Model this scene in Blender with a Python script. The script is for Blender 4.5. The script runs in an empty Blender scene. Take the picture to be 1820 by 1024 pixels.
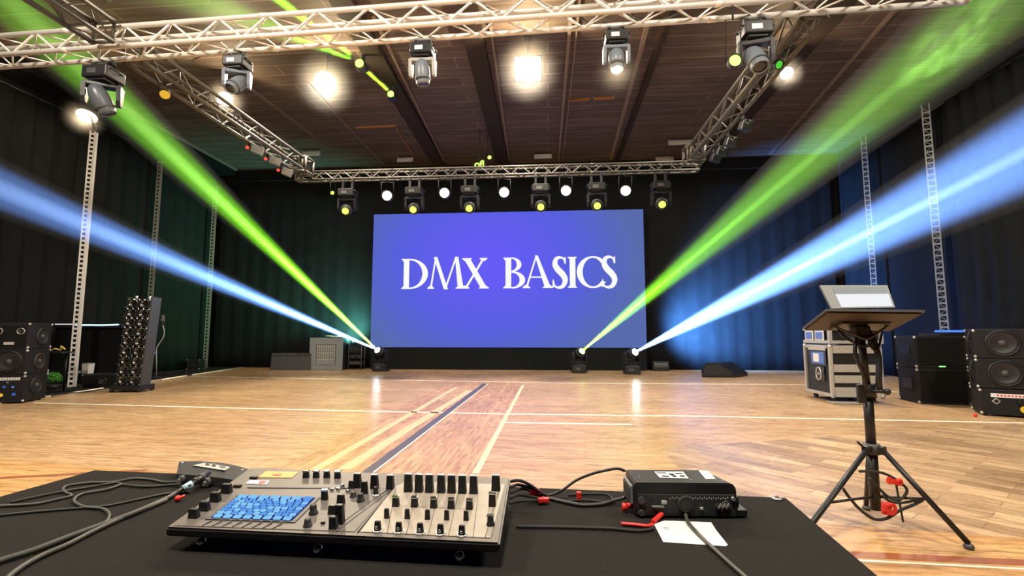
import bpy, bmesh, math, random
from mathutils import Vector, Matrix, Euler

random.seed(7)
PI = math.pi
S = bpy.context.scene
COL = S.collection

# ------------------------------------------------------------------ camera
FPX, CX, CY = 850.0, 910.0, 512.0
TH = math.atan(82.0 / FPX)
PS = math.atan(67.0 * math.cos(TH) / FPX)
EYE = Vector((0, 0, 1.2))
FWD = Vector((-math.sin(PS) * math.cos(TH), math.cos(PS) * math.cos(TH), math.sin(TH)))
RGT = Vector((math.cos(PS), math.sin(PS), 0))
UPV = RGT.cross(FWD)
cd = bpy.data.cameras.new('camera')
cam = bpy.data.objects.new('camera', cd)
COL.objects.link(cam)
cam.location = EYE
cam.rotation_euler = (PI / 2 + TH, 0, PS)
cd.sensor_width = 36
cd.lens = 36 * FPX / 1820
cd.clip_start, cd.clip_end = 0.05, 100
S.camera = cam
S.view_settings.view_transform = 'Standard'
S.view_settings.look = 'None'
S.view_settings.gamma = 1
S.view_settings.exposure = 0


def ray(px, py):
    return FWD + RGT * ((px - CX) / FPX) + UPV * ((CY - py) / FPX)


def PX(px, py, x):                      # point on the plane x = const
    d = ray(px, py); return EYE + d * ((x - EYE.x) / d.x)


def PY(px, py, y):                      # point on the plane y = const
    d = ray(px, py); return EYE + d * ((y - EYE.y) / d.y)


def PZ(px, py, z=0.0):                  # point on the plane z = const
    d = ray(px, py); return EYE + d * ((z - EYE.z) / d.z)


def mpp(p):                             # metres per photo pixel at a point
    return (Vector(p) - EYE).dot(FWD) / FPX


# ------------------------------------------------------------------ materials
def lin(c):
    return tuple((v / 255 / 12.92 if v <= 10.3 else ((v / 255 + .055) / 1.055) ** 2.4) for v in c)


def newmat(name):
    m = bpy.data.materials.new(name)
    m.use_nodes = True
    nt = m.node_tree
    nt.nodes.clear()
    out = nt.nodes.new('ShaderNodeOutputMaterial')
    return m, nt, out


def nd(nt, t, **kw):
    n = nt.nodes.new(t)
    for k, v in kw.items():
        if hasattr(n, k):
            setattr(n, k, v)
        else:
            n.inputs[k].default_value = v
    return n


def surf(name, rgb, rough=.5, metal=0.0, var=.12, scale=30.0, bump=0.0, spec=.5, sheen=0.0):
    """principled surface with a noise-driven variation of its own colour"""
    m, nt, out = newmat(name)
    b = nd(nt, 'ShaderNodeBsdfPrincipled')
    tc = nd(nt, 'ShaderNodeTexCoord')
    no = nd(nt, 'ShaderNodeTexNoise'); no.inputs['Scale'].default_value = scale
    no.inputs['Detail'].default_value = 4
    nt.links.new(tc.outputs['Object'], no.inputs['Vector'])
    mx = nd(nt, 'ShaderNodeMix', data_type='RGBA')
    c = rgb
    mx.inputs[6].default_value = (c[0] * (1 - var), c[1] * (1 - var), c[2] * (1 - var), 1)
    mx.inputs[7].default_value = (min(1, c[0] * (1 + var)), min(1, c[1] * (1 + var)), min(1, c[2] * (1 + var)), 1)
    nt.links.new(no.outputs['Fac'], mx.inputs[0])
    nt.links.new(mx.outputs[2], b.inputs['Base Color'])
    b.inputs['Roughness'].default_value = rough
    b.inputs['Metallic'].default_value = metal
    b.inputs['Specular IOR Level'].default_value = spec
    if sheen:
        b.inputs['Sheen Weight'].default_value = sheen
    if bump:
        bp = nd(nt, 'ShaderNodeBump'); bp.inputs['Strength'].default_value = bump
        bp.inputs['Distance'].default_value = .01
        nt.links.new(no.outputs['Fac'], bp.inputs['Height'])
        nt.links.new(bp.outputs['Normal'], b.inputs['Normal'])
    nt.links.new(b.outputs[0], out.inputs[0])
    return m


def glow(name, rgb, strength):
    m, nt, out = newmat(name)
    e = nd(nt, 'ShaderNodeEmission')
    e.inputs[0].default_value = (*rgb, 1); e.inputs[1].default_value = strength
    nt.links.new(e.outputs[0], out.inputs[0])
    m.cycles.emission_sampling = 'NONE'
    return m


M = {}
M['black'] = surf('black_plastic', (.012, .012, .013), .42, spec=.4)
M['blackmatt'] = surf('black_paint', (.014, .014, .015), .7, bump=.15, scale=120)
M['cabinet'] = surf('cabinet_coating', (.0085, .0085, .0095), .6, bump=.3, scale=200, spec=.3)
M['grillecloth'] = surf('speaker_cloth', (.006, .0058, .0056), .9, bump=.2, scale=300, spec=.2)
M['cone'] = surf('speaker_cone', (.016, .016, .018), .45)
M['dark'] = surf('dark_grey', (.05, .05, .052), .5)
M['blacker'] = surf('deep_black', (.006, .006, .0065), .6, spec=.3)  # evenly darker black for the fixtures under the far truss
M['grey'] = surf('mid_grey', (.17, .18, .18), .5)
M['lightgrey'] = surf('light_grey_shell', (.17, .195, .225), .36)
M['palegrey'] = surf('pale_grey', (.42, .40, .37), .6)
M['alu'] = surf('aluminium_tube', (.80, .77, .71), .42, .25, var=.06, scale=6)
M['alushade'] = surf('shaded_aluminium', (.095, .085, .068), .5, .3, var=.1, scale=6)  # darker copy of the aluminium, weaker light put into its colour
M['steel'] = surf('bare_steel', (.55, .54, .52), .3, .8)
M['chrome'] = surf('chrome', (.8, .8, .8), .12, 1.0, var=.02)
M['darkchrome'] = surf('dark_reflector', (.10, .10, .095), .22, .9, var=.5, scale=18)
M['framegrey'] = surf('grey_green_frame', (.075, .085, .08), .45)
M['headgrey'] = surf('dark_shell', (.085, .095, .11), .35)
M['white'] = surf('white_card', (.66, .67, .66), .7, var=.03)
M['felt'] = surf('black_felt', (.0165, .0148, .013), 1.0, var=.25, scale=260, bump=.5, spec=.15)
M['rubber'] = surf('rubber', (.016, .016, .016), .75)
M['cable'] = surf('cable_sheath', (.022, .021, .020), .5)
M['cablelight'] = surf('grey_cable_sheath', (.055, .054, .046), .5)
M['red'] = surf('red_plastic', (.62, .025, .02), .4)
M['orange'] = surf('orange_label', (.80, .36, .12), .6, var=.05)
M['yellow'] = surf('yellow_tape', (.55, .40, .05), .5)
M['bluetape'] = surf('pale_blue_tape', (.42, .62, .72), .6)
M['green'] = surf('green_leaf', (.05, .22, .02), .6, var=.4, scale=60)
M['brownply'] = surf('brown_ply', (.030, .018, .011), .6, var=.3, scale=12)
M['crateblack'] = surf('black_laminate', (.013, .014, .016), .4)
M['edging'] = surf('worn_alloy_edging', (.50, .49, .45), .4, .35, var=.25, scale=25)
M['panelbeige'] = surf('beige_panel', (.30, .26, .21), .45, var=.22, scale=26)
M['paneltaupe'] = surf('taupe_panel', (.112, .097, .086), .5, var=.1, scale=40)
M['glassdark'] = surf('dark_lens_glass', (.03, .034, .04), .06, 0, spec=.8)
M['warm'] = glow('warm_lamp', (1, .80, .52), 26)
M['warmlow'] = glow('warm_blinder', (1, .86, .64), 4.0)
M['greenlamp'] = glow('green_lamp', (.62, 1, .10), 2.2)
M['greenhot'] = glow('green_laser', (.35, 1, .06), 7)
M['greendim'] = glow('dim_green_lamp', (.10, .62, .05), 1.0)
M['whitehot'] = glow('beam_lens', (.85, .93, 1), 40)
M['greenlens'] = glow('green_beam_lens', (.45, 1, .25), 6)
M['redled'] = glow('red_led', (1, .05, .03), 2.5)
M['blueled'] = glow('blue_led', (.12, .32, 1), .9)
M['bluedim'] = glow('dim_blue_display', (.10, .22, .75), .5)
M['cyanled'] = glow('cyan_strip', (.45, .82, 1), 2.2)
M['amberled'] = glow('amber_led', (1, .55, .05), .8)
M['greenled'] = glow('green_led', (.3, 1, .25), 1.4)
M['whitescreen'] = glow('white_screen', (.93, .94, .96), .95)
M['greyscreen'] = glow('grey_screen_band', (.50, .49, .46), .8)
M['whiteprint'] = surf('white_print', (.75, .75, .75), .6, var=.03)


# ------------------------------------------------------------------ mesh builder
def frame_to(d, up=(0, 0, 1)):
    d = Vector(d).normalized()
    u = Vector(up)
    if abs(d.dot(u)) > .98:
        u = Vector((0, 1, 0))
    x = u.cross(d).normalized()
    y = d.cross(x)
    return Matrix((x, y, d)).transposed()


class MB:
    def __init__(self):
        self.bm = bmesh.new()
        self.mi = 0

    def mat(self, i):
        self.mi = i; return self

    def poly(self, pts):
        f = self.bm.faces.new([self.bm.verts.new(p) for p in pts]); f.material_index = self.mi
        return f

    def box(self, c, s, rot=None, bev=0.0, taper=None):
        """centre, size; rot = Euler tuple or Matrix; taper = (sx, sy) scale of the top face"""
        c = Vector(c)
        R = Matrix.Identity(3) if rot is None else (rot if isinstance(rot, Matrix) else Euler(rot).to_matrix())
        t = taper or (1, 1)
        vs = []
        for z in (-1, 1):
            for (x, y) in ((-1, -1), (1, -1), (1, 1), (-1, 1)):
                k = t if z > 0 else (1, 1)
                vs.append(self.bm.verts.new(c + R @ Vector((x * s[0] / 2 * k[0], y * s[1] / 2 * k[1], z * s[2] / 2))))
        fs = []
        for q in ((3, 2, 1, 0), (4, 5, 6, 7), (0, 1, 5, 4), (1, 2, 6, 5), (2, 3, 7, 6), (3, 0, 4, 7)):
            f = self.bm.faces.new([vs[i] for i in q]); f.material_index = self.mi; fs.append(f)
        if bev:
            es = list({e for f in fs for e in f.edges})
            r = bmesh.ops.bevel(self.bm, geom=es, offset=bev, segments=2, affect='EDGES', profile=.6)
            for f in r['faces']:
                f.material_index = self.mi
        return self

    def cyl(self, a, b, r, r2=None, seg=12, caps=True):
        a, b = Vector(a), Vector(b)
        r2 = r if r2 is None else r2
        R = frame_to(b - a)
        A, B = [], []
        for i in range(seg):
            t = 2 * PI * i / seg
            o = R @ Vector((math.cos(t), math.sin(t), 0))
            A.append(self.bm.verts.new(a + o * r)); B.append(self.bm.verts.new(b + o * r2))
        for i in range(seg):
            j = (i + 1) % seg
            f = self.bm.faces.new((A[i], A[j], B[j], B[i])); f.material_index = self.mi; f.smooth = True
        if caps:
            f = self.bm.faces.new(A[::-1]); f.material_index = self.mi
            f = self.bm.faces.new(B); f.material_index = self.mi
        return self

    def tube(self, pts, r, seg=8, caps=True):
        pts = [Vector(p) for p in pts]
        rings = []
        prev = None
        for i, p in enumerate(pts):
            d = (pts[min(i + 1, len(pts) - 1)] - pts[max(i - 1, 0)]).normalized()
            if prev is None:
                R = frame_to(d); x = R.col[0]
            else:
                x = (prev - d * prev.dot(d)).normalized()
            y = d.cross(x); prev = x
            rr = r(i / (len(pts) - 1)) if callable(r) else r
            rings.append([self.bm.verts.new(p + (x * math.cos(2 * PI * k / seg) + y * math.sin(2 * PI * k / seg)) * rr) for k in range(seg)])
        for a, b in zip(rings, rings[1:]):
            for k in range(seg):
                l = (k + 1) % seg
                f = self.bm.faces.new((a[k], a[l], b[l], b[k])); f.material_index = self.mi; f.smooth = True
        if caps:
            f = self.bm.faces.new(rings[0][::-1]); f.material_index = self.mi
            f = self.bm.faces.new(rings[-1]); f.material_index = self.mi
        return self

    def lathe(self, prof, mtx=None, seg=20):
        """profile [(r, z)] turned about z, then moved by mtx (4x4)"""
        mtx = mtx or Matrix.Identity(4)
        rings = []
        for r, z in prof:
            if r < 1e-6:
                rings.append([self.bm.verts.new(mtx @ Vector((0, 0, z)))])
            else:
                rings.append([self.bm.verts.new(mtx @ Vector((r * math.cos(2 * PI * k / seg), r * math.sin(2 * PI * k / seg), z))) for k in range(seg)])
        for a, b in zip(rings, rings[1:]):
            for k in range(seg):
                l = (k + 1) % seg
                if len(a) == 1 and len(b) == 1:
                    continue
                q = (a[0], b[l], b[k]) if len(a) == 1 else ((a[k], a[l], b[0]) if len(b) == 1 else (a[k], a[l], b[l], b[k]))
                try:
                    f = self.bm.faces.new(q); f.material_index = self.mi; f.smooth = True
                except ValueError:
                    pass
        return self

    def ball(self, c, r, seg=14, squash=(1, 1, 1)):
        n = seg // 2
        prof = [(r * math.sin(PI * i / n), -r * math.cos(PI * i / n)) for i in range(n + 1)]
        prof[0] = (0, -r); prof[-1] = (0, r)
        m = Matrix.Translation(c) @ Matrix.Diagonal((*squash, 1))
        return self.lathe(prof, m, seg)

    def prism(self, pts, off):
        """closed outline (3-D points) pushed along off"""
        off = Vector(off)
        A = [self.bm.verts.new(Vector(p)) for p in pts]
        B = [self.bm.verts.new(Vector(p) + off) for p in pts]
        n = len(A)
        fs = [self.bm.faces.new(A[::-1]), self.bm.faces.new(B)]
        for i in range(n):
            j = (i + 1) % n
            fs.append(self.bm.faces.new((A[i], A[j], B[j], B[i])))
        for f in fs:
            f.material_index = self.mi
        return self

    def torus(self, c, R, r, axis=(0, 0, 1), seg=24, sub=8, squash=1.0):
        F = frame_to(axis)
        pts = [Vector(c) + F @ Vector((R * math.cos(2 * PI * i / seg), R * squash * math.sin(2 * PI * i / seg), 0)) for i in range(seg)]
        rings = []
        for i, p in enumerate(pts):
            d = (pts[(i + 1) % seg] - pts[i - 1]).normalized()
            z = F.col[2]; x = d.cross(z)
            rings.append([self.bm.verts.new(p + (x * math.cos(2 * PI * k / sub) + z * math.sin(2 * PI * k / sub)) * r) for k in range(sub)])
        for i in range(seg):
            a, b = rings[i], rings[(i + 1) % seg]
            for k in range(sub):
                l = (k + 1) % sub
                f = self.bm.faces.new((a[k], b[k], b[l], a[l])); f.material_index = self.mi; f.smooth = True
        return self

    def build(self, name, mats, parent=None, normals=True):
        if normals:
            bmesh.ops.recalc_face_normals(self.bm, faces=self.bm.faces[:])
        me = bpy.data.meshes.new(name)
        self.bm.to_mesh(me); self.bm.free()
        for m in (mats if isinstance(mats, (list, tuple)) else [mats]):
            me.materials.append(M[m] if isinstance(m, str) else m)
        o = bpy.data.objects.new(name, me)
        COL.objects.link(o)
        if parent is not None:
            o.parent = parent
        return o


def tag(o, label=None, cat=None, group=None, kind=None):
    if label: o['label'] = label
    if cat: o['category'] = cat
    if group: o['group'] = group
    if kind: o['kind'] = kind
    return o


def thing(name, label, cat, loc=(0, 0, 0), rot=0.0, group=None):
    o = bpy.data.objects.new(name, None)
    o.empty_display_size = .1
    COL.objects.link(o)
    o.location = loc
    o.rotation_euler = rot if isinstance(rot, tuple) else (0, 0, rot)
    return tag(o, label, cat, group)


def struct(o):
    o['kind'] = 'structure'
    return o


def spline(pts, n=8):
    """Catmull-Rom through the points"""
    P = [Vector(p) for p in pts]
    if len(P) < 3:
        return P
    out = []
    for i in range(len(P) - 1):
        p0, p1, p2, p3 = P[max(i - 1, 0)], P[i], P[i + 1], P[min(i + 2, len(P) - 1)]
        for k in range(n):
            t = k / n
            out.append(.5 * ((2 * p1) + (p2 - p0) * t + (2 * p0 - 5 * p1 + 4 * p2 - p3) * t * t + (3 * p1 - p0 - 3 * p2 + p3) * t ** 3))
    out.append(P[-1])
    return out


def text_mesh(name, body, size, mtx, mat, parent=None, depth=.0, align='CENTER'):
    cu = bpy.data.curves.new(name, 'FONT')
    cu.body = body; cu.size = size; cu.align_x = align; cu.align_y = 'CENTER'; cu.extrude = depth
    tmp = bpy.data.objects.new(name, cu)
    COL.objects.link(tmp)
    bpy.context.view_layer.update()
    dg = bpy.context.evaluated_depsgraph_get()
    me = bpy.data.meshes.new_from_object(tmp.evaluated_get(dg))
    bpy.data.objects.remove(tmp)
    me.transform(mtx)
    me.materials.clear(); me.materials.append(M[mat] if isinstance(mat, str) else mat)
    o = bpy.data.objects.new(name, me)
    COL.objects.link(o)
    if parent is not None: o.parent = parent
    return o


FRONT = Matrix.Rotation(PI / 2, 4, 'X')          # text plane turned to face -y (towards the camera)
# ------------------------------------------------------------------ the room
ZC = 7.4
XL, XR, YB, YF = -12.6, 9.9, 16.9, 1.5


def math_n(nt, op, a, b=None):
    n = nt.nodes.new('ShaderNodeMath'); n.operation = op
    for i, v in enumerate((a, b)):
        if v is None: continue
        if isinstance(v, (int, float)): n.inputs[i].default_value = v
        else: nt.links.new(v, n.inputs[i])
    return n.outputs[0]


def floor_material():
    m, nt, out = newmat('gym_floor_parquet')
    L = nt.links
    tc = nd(nt, 'ShaderNodeTexCoord')
    sep = nd(nt, 'ShaderNodeSeparateXYZ'); L.new(tc.outputs['Object'], sep.inputs[0])
    X, Y = sep.outputs[0], sep.outputs[1]

    def boards(rotz, length, width, c1, c2, seedoff):
        mp = nd(nt, 'ShaderNodeMapping'); mp.inputs['Rotation'].default_value = (0, 0, rotz)
        mp.inputs['Location'].default_value = (seedoff, seedoff * .7, 0)
        L.new(tc.outputs['Object'], mp.inputs['Vector'])
        br = nd(nt, 'ShaderNodeTexBrick')
        br.inputs['Color1'].default_value = (*c1, 1); br.inputs['Color2'].default_value = (*c2, 1)
        br.inputs['Mortar'].default_value = (c2[0] * .72, c2[1] * .70, c2[2] * .66, 1)
        br.inputs['Scale'].default_value = 1
        br.inputs['Brick Width'].default_value = length; br.inputs['Row Height'].default_value = width
        br.inputs['Mortar Size'].default_value = .004; br.inputs['Mortar Smooth'].default_value = .6
        br.inputs['Bias'].default_value = 0
        L.new(mp.outputs[0], br.inputs['Vector'])
        # grain along the board
        m2 = nd(nt, 'ShaderNodeMapping'); m2.inputs['Scale'].default_value = (1.6, 16, 1)
        L.new(mp.outputs[0], m2.inputs['Vector'])
        no = nd(nt, 'ShaderNodeTexNoise'); no.inputs['Scale'].default_value = 1.7; no.inputs['Detail'].default_value = 7
        no.inputs['Roughness'].default_value = .65; no.inputs['Distortion'].default_value = .6
        L.new(m2.outputs[0], no.inputs['Vector'])
        rp = nd(nt, 'ShaderNodeValToRGB')
        rp.color_ramp.elements[0].position = .30; rp.color_ramp.elements[0].color = (.46, .39, .33, 1)
        rp.color_ramp.elements[1].position = .56; rp.color_ramp.elements[1].color = (1.06, 1.05, 1.04, 1)
        L.new(no.outputs['Fac'], rp.inputs[0])
        mx = nd(nt, 'ShaderNodeMix', data_type='RGBA', blend_type='MULTIPLY'); mx.inputs[0].default_value = 1
        L.new(br.outputs['Color'], mx.inputs[6]); L.new(rp.outputs[0], mx.inputs[7])
        return mx.outputs[2]

    A = boards(math.radians(4), 1.5, .085, (.62, .415, .225), (.52, .33, .165), 0.0)
    B = boards(math.radians(90), 1.9, .11, (.62, .40, .205), (.51, .30, .145), 3.1)
    Cc = boards(math.radians(48), .62, .155, (.66, .46, .27), (.36, .235, .13), 1.3)
    D = boards(math.radians(5.5), 2.6, .12, (.64, .39, .165), (.55, .31, .12), 5.2)

    def mixc(f, a, b):
        mx = nd(nt, 'ShaderNodeMix', data_type='RGBA')
        L.new(f, mx.inputs[0]); L.new(a, mx.inputs[6]); L.new(b, mx.inputs[7]); return mx.outputs[2]
    # boards that run away from the camera between the dark and the pale court line
    band = math_n(nt, 'MULTIPLY', math_n(nt, 'GREATER_THAN', X, -2.45), math_n(nt, 'LESS_THAN', X, -.64))
    band = math_n(nt, 'MULTIPLY', band, math_n(nt, 'LESS_THAN', Y, 12.3))
    c = mixc(band, A, B)
    # diagonal block parquet on the near right
    di = math_n(nt, 'MULTIPLY', math_n(nt, 'GREATER_THAN', X, 1.15), math_n(nt, 'LESS_THAN', math_n(nt, 'ADD', Y, math_n(nt, 'MULTIPLY', X, -.35)), 4.9))
    c = mixc(di, c, Cc)
    # border boards along the near edge
    bo = math_n(nt, 'LESS_THAN', math_n(nt, 'ADD', Y, math_n(nt, 'MULTIPLY', X, .145)), 3.58)
    c = mixc(bo, c, D)
    # wear: large pale / grey patches and darker scuffs
    w = nd(nt, 'ShaderNodeTexNoise'); w.inputs['Scale'].default_value = .55; w.inputs['Detail'].default_value = 5
    L.new(tc.outputs['Object'], w.inputs['Vector'])
    wr = nd(nt, 'ShaderNodeValToRGB')
    wr.color_ramp.elements[0].position = .35; wr.color_ramp.elements[0].color = (.86, .85, .84, 1)
    wr.color_ramp.elements[1].position = .62; wr.color_ramp.elements[1].color = (1.06, 1.06, 1.08, 1)
    L.new(w.outputs['Fac'], wr.inputs[0])
    mw = nd(nt, 'ShaderNodeMix', data_type='RGBA', blend_type='MULTIPLY'); mw.inputs[0].default_value = 1
    L.new(c, mw.inputs[6]); L.new(wr.outputs[0], mw.inputs[7])
    mp3 = nd(nt, 'ShaderNodeMapping'); mp3.inputs['Scale'].default_value = (1.5, 6.0, 1); mp3.inputs['Rotation'].default_value = (0, 0, .1)
    L.new(tc.outputs['Object'], mp3.inputs['Vector'])
    sc = nd(nt, 'ShaderNodeTexNoise'); sc.inputs['Scale'].default_value = 2.0; sc.inputs['Detail'].default_value = 8; sc.inputs['Roughness'].default_value = .7
    L.new(mp3.outputs[0], sc.inputs['Vector'])
    sr = nd(nt, 'ShaderNodeValToRGB')
    sr.color_ramp.elements[0].position = .57; sr.color_ramp.elements[0].color = (1, 1, 1, 1)
    sr.color_ramp.elements[1].position = .70; sr.color_ramp.elements[1].color = (.55, .46, .39, 1)
    L.new(sc.outputs['Fac'], sr.inputs[0])
    ms = nd(nt, 'ShaderNodeMix', data_type='RGBA', blend_type='MULTIPLY'); ms.inputs[0].default_value = 1
    L.new(mw.outputs[2], ms.inputs[6]); L.new(sr.outputs[0], ms.inputs[7])
    b = nd(nt, 'ShaderNodeBsdfPrincipled')
    L.new(ms.outputs[2], b.inputs['Base Color'])
    rr = nd(nt, 'ShaderNodeMapRange'); rr.inputs['To Min'].default_value = .17; rr.inputs['To Max'].default_value = .40
    L.new(sc.outputs['Fac'], rr.inputs['Value']); L.new(rr.outputs[0], b.inputs['Roughness'])
    b.inputs['Specular IOR Level'].default_value = .45
    bp = nd(nt, 'ShaderNodeBump'); bp.inputs['Strength'].default_value = .06; bp.inputs['Distance'].default_value = .01
    L.new(sc.outputs['Fac'], bp.inputs['Height']); L.new(bp.outputs[0], b.inputs['Normal'])
    L.new(b.outputs[0], out.inputs[0])
    return m


def ceiling_material():
    m, nt, out = newmat('brown_slat_ceiling')
    L = nt.links
    tc = nd(nt, 'ShaderNodeTexCoord')
    br = nd(nt, 'ShaderNodeTexBrick')
    br.inputs['Color1'].default_value = (.125, .095, .077, 1); br.inputs['Color2'].default_value = (.095, .074, .062, 1)
    br.inputs['Mortar'].default_value = (.22, .17, .135, 1)
    br.inputs['Scale'].default_value = 1; br.inputs['Brick Width'].default_value = 4.2; br.inputs['Row Height'].default_value = .42
    br.inputs['Mortar Size'].default_value = .022; br.inputs['Mortar Smooth'].default_value = .8
    L.new(tc.outputs['Object'], br.inputs['Vector'])
    mp = nd(nt, 'ShaderNodeMapping'); mp.inputs['Scale'].default_value = (.5, 6, 1)
    L.new(tc.outputs['Object'], mp.inputs['Vector'])
    no = nd(nt, 'ShaderNodeTexNoise'); no.inputs['Scale'].default_value = 2; no.inputs['Detail'].default_value = 5
    L.new(mp.outputs[0], no.inputs['Vector'])
    rp = nd(nt, 'ShaderNodeValToRGB')
    rp.color_ramp.elements[0].position = .3; rp.color_ramp.elements[0].color = (.6, .6, .62, 1)
    rp.color_ramp.elements[1].position = .7; rp.color_ramp.elements[1].color = (1.15, 1.12, 1.1, 1)
    L.new(no.outputs['Fac'], rp.inputs[0])
    mx = nd(nt, 'ShaderNodeMix', data_type='RGBA', blend_type='MULTIPLY'); mx.inputs[0].default_value = 1
    L.new(br.outputs['Color'], mx.inputs[6]); L.new(rp.outputs[0], mx.inputs[7])
    b = nd(nt, 'ShaderNodeBsdfPrincipled'); b.inputs['Roughness'].default_value = .6
    b.inputs['Specular IOR Level'].default_value = .2
    L.new(mx.outputs[2], b.inputs['Base Color'])
    L.new(b.outputs[0], out.inputs[0])
    return m


M['floor'] = floor_material()
M['ceiling'] = ceiling_material()
M['linepaint'] = surf('pale_line_paint', (.93, .84, .66), .35, var=.12, scale=4)
M['lineyellow'] = surf('pale_wood_inlay', (.84, .64, .38), .35, var=.1, scale=4)
M['linedark'] = surf('dark_line_paint', (.10, .09, .095), .35, var=.2, scale=6)
M['linebrown'] = surf('brown_border_strip', (.27, .085, .03), .4, var=.2, scale=6)
M['plankpale'] = surf('pale_maple_plank', (.70, .50, .28), .33, var=.12, scale=9)
M['linewhite'] = surf('white_border_strip', (.72, .62, .50), .45, var=.1, scale=6)
M['drape'] = surf('black_drape', (.0105, .0112, .0115), .95, var=.25, scale=3, spec=.05)
M['carpet'] = surf('black_carpet', (.017, .016, .015), 1, var=.3, scale=150, spec=.1)
M['beam'] = surf('ceiling_shade_strip', (.035, .027, .023), .7, var=.15, scale=5, spec=.1)  # dark colour stands in for the shadow bands along the ceiling
M['rail'] = surf('ceiling_rail', (.20, .155, .12), .6, var=.15, scale=5, spec=.2)
M['railorange'] = surf('orange_wood_batten', (.30, .13, .05), .6, var=.15, scale=5, spec=.2)

# floor with its painted court lines
mb = MB()
mb.box(((XL + XR) / 2, (YB + YF - 4) / 2, -.05), (XR - XL, YB - YF + 4, .1))


def strip(px_pts, w, mi, z=.0012):
    p = [PZ(x, y, 0) for x, y in px_pts]
    for a, b in zip(p, p[1:]):
        d = (b - a).normalized(); s = Vector((-d.y, d.x, 0)) * w / 2
        up = Vector((0, 0, z)); mb.mat(mi)
        mb.poly([a - s + up, b - s + up, b + s + up, a + s + up])


strip([(342, 669), (660, 675), (1010, 681), (1420, 684), (1650, 701)], .11, 1)
strip([(60, 716), (316, 723), (600, 730), (903, 736), (1240, 740), (1820, 752)], .085, 1)
strip([(897, 751), (1124, 755)], .085, 1)
strip([(862, 682), (655, 840)], .12, 3, .0016)
strip([(868, 682), (664, 840)], .02, 1, .0018)
strip([(930, 684), (845, 842)], .06, 2, .0016)
strip([(812, 688), (560, 835)], .10, 6)
strip([(835, 694), (610, 835)], .13, 6)
strip([(-60, 853), (260, 836)], .07, 4)
strip([(1480, 984), (1980, 1008)], .075, 4)
strip([(1480, 994), (1980, 1020)], .022, 5)
floor = struct(mb.build('floor', ['floor', 'linepaint', 'lineyellow', 'linedark', 'linebrown', 'linewhite', 'plankpale'], normals=False))

mb = MB()
pl = [(-9.3, 6.5), (-9.61, 8.67), (-10.2, 12), (-11.1, 16.8), (XL, 16.8), (XL, 6.5)]
mb.prism([(x, y, .0) for x, y in pl], (0, 0, .012))
struct(mb.build('floor_carpet', 'carpet'))
mb = MB()
for a, b in zip(pl[:3], pl[1:4]):
    mb.cyl((*a, .008), (*b, .008), .02, seg=6)
struct(mb.build('trim_1', 'linepaint'))

mb = MB(); mb.box(((XL + XR) / 2, (YB + YF - 4) / 2, ZC + .05), (XR - XL, YB - YF + 4, .1))
struct(mb.build('ceiling', 'ceiling'))
for nm, c, s in (('wall_back', ((XL + XR) / 2, YB + .05, ZC / 2), (XR - XL + .2, .1, ZC)),
                 ('wall_left', (XL - .05, (YB + 2) / 2, ZC / 2), (.1, YB - 2, ZC)),
                 ('wall_right', (XR + .05, (YB + 2) / 2, ZC / 2), (.1, YB - 2, ZC))):
    mb = MB(); mb.box(c, s); struct(mb.build(nm, 'drape'))

# dark strips put in for shadow bands, and ceiling rails, running away from the camera
nt_ = 2
for (x0, x1, w) in ((-3.4, -3.75, .42), (-1.15, -1.45, .42), (2.35, 2.5, .12), (5.5, 5.8, .5)):
    mb = MB(); mb.prism([(x0 - w, 0, ZC), (x0, 0, ZC), (x1, YB, ZC), (x1 - w, YB, ZC)], (0, 0, -.14))
    struct(mb.build('trim_%d' % nt_, 'beam')); nt_ += 1
for (x0, y0, x1, y1, w, mt) in ((-3.38, 8.5, -3.72, 16.4, .05, 'rail'), (-1.12, 8.5, -1.4, 16.4, .05, 'rail'), (.47, 7.5, .36, 16.6, .07, 'rail'), (.62, 7.5, .5, 16.6, .03, 'rail'),
                                (1.98, 8.5, 2.2, 16.6, .09, 'rail'), (-5.9, 10.8, -6.0, 16.5, .04, 'rail'), (-7.5, 10.5, -7.3, 14.0, .035, 'rail'),
                                (6.6, 9.0, 7.6, 16.6, .07, 'rail'), (-11.5, 10.5, -11.75, 16.7, .07, 'rail'), (-5.77, 13.45, -4.55, 13.42, .05, 'railorange'), (-4.55, 13.4, -4.65, 15.6, .04, 'railorange'),
                                (.55, 12.25, 1.1, 12.22, .07, 'railorange'), (1.2, 12.22, 1.75, 12.2, .07, 'railorange')):
    a, b = Vector((x0, y0, ZC)), Vector((x1, y1, ZC))
    d = (b - a).normalized(); s = Vector((-d.y, d.x, 0)) * w / 2
    mb = MB(); mb.prism([a - s, b - s, b + s, a + s], (0, 0, -.06 if mt == 'rail' else -.04))
    struct(mb.build('trim_%d' % nt_, mt)); nt_ += 1
mb = MB(); mb.box((XL + .4, 11, ZC - .12), (.8, 11.8, .24)); struct(mb.build('trim_%d' % nt_, 'drape')); nt_ += 1


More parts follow.
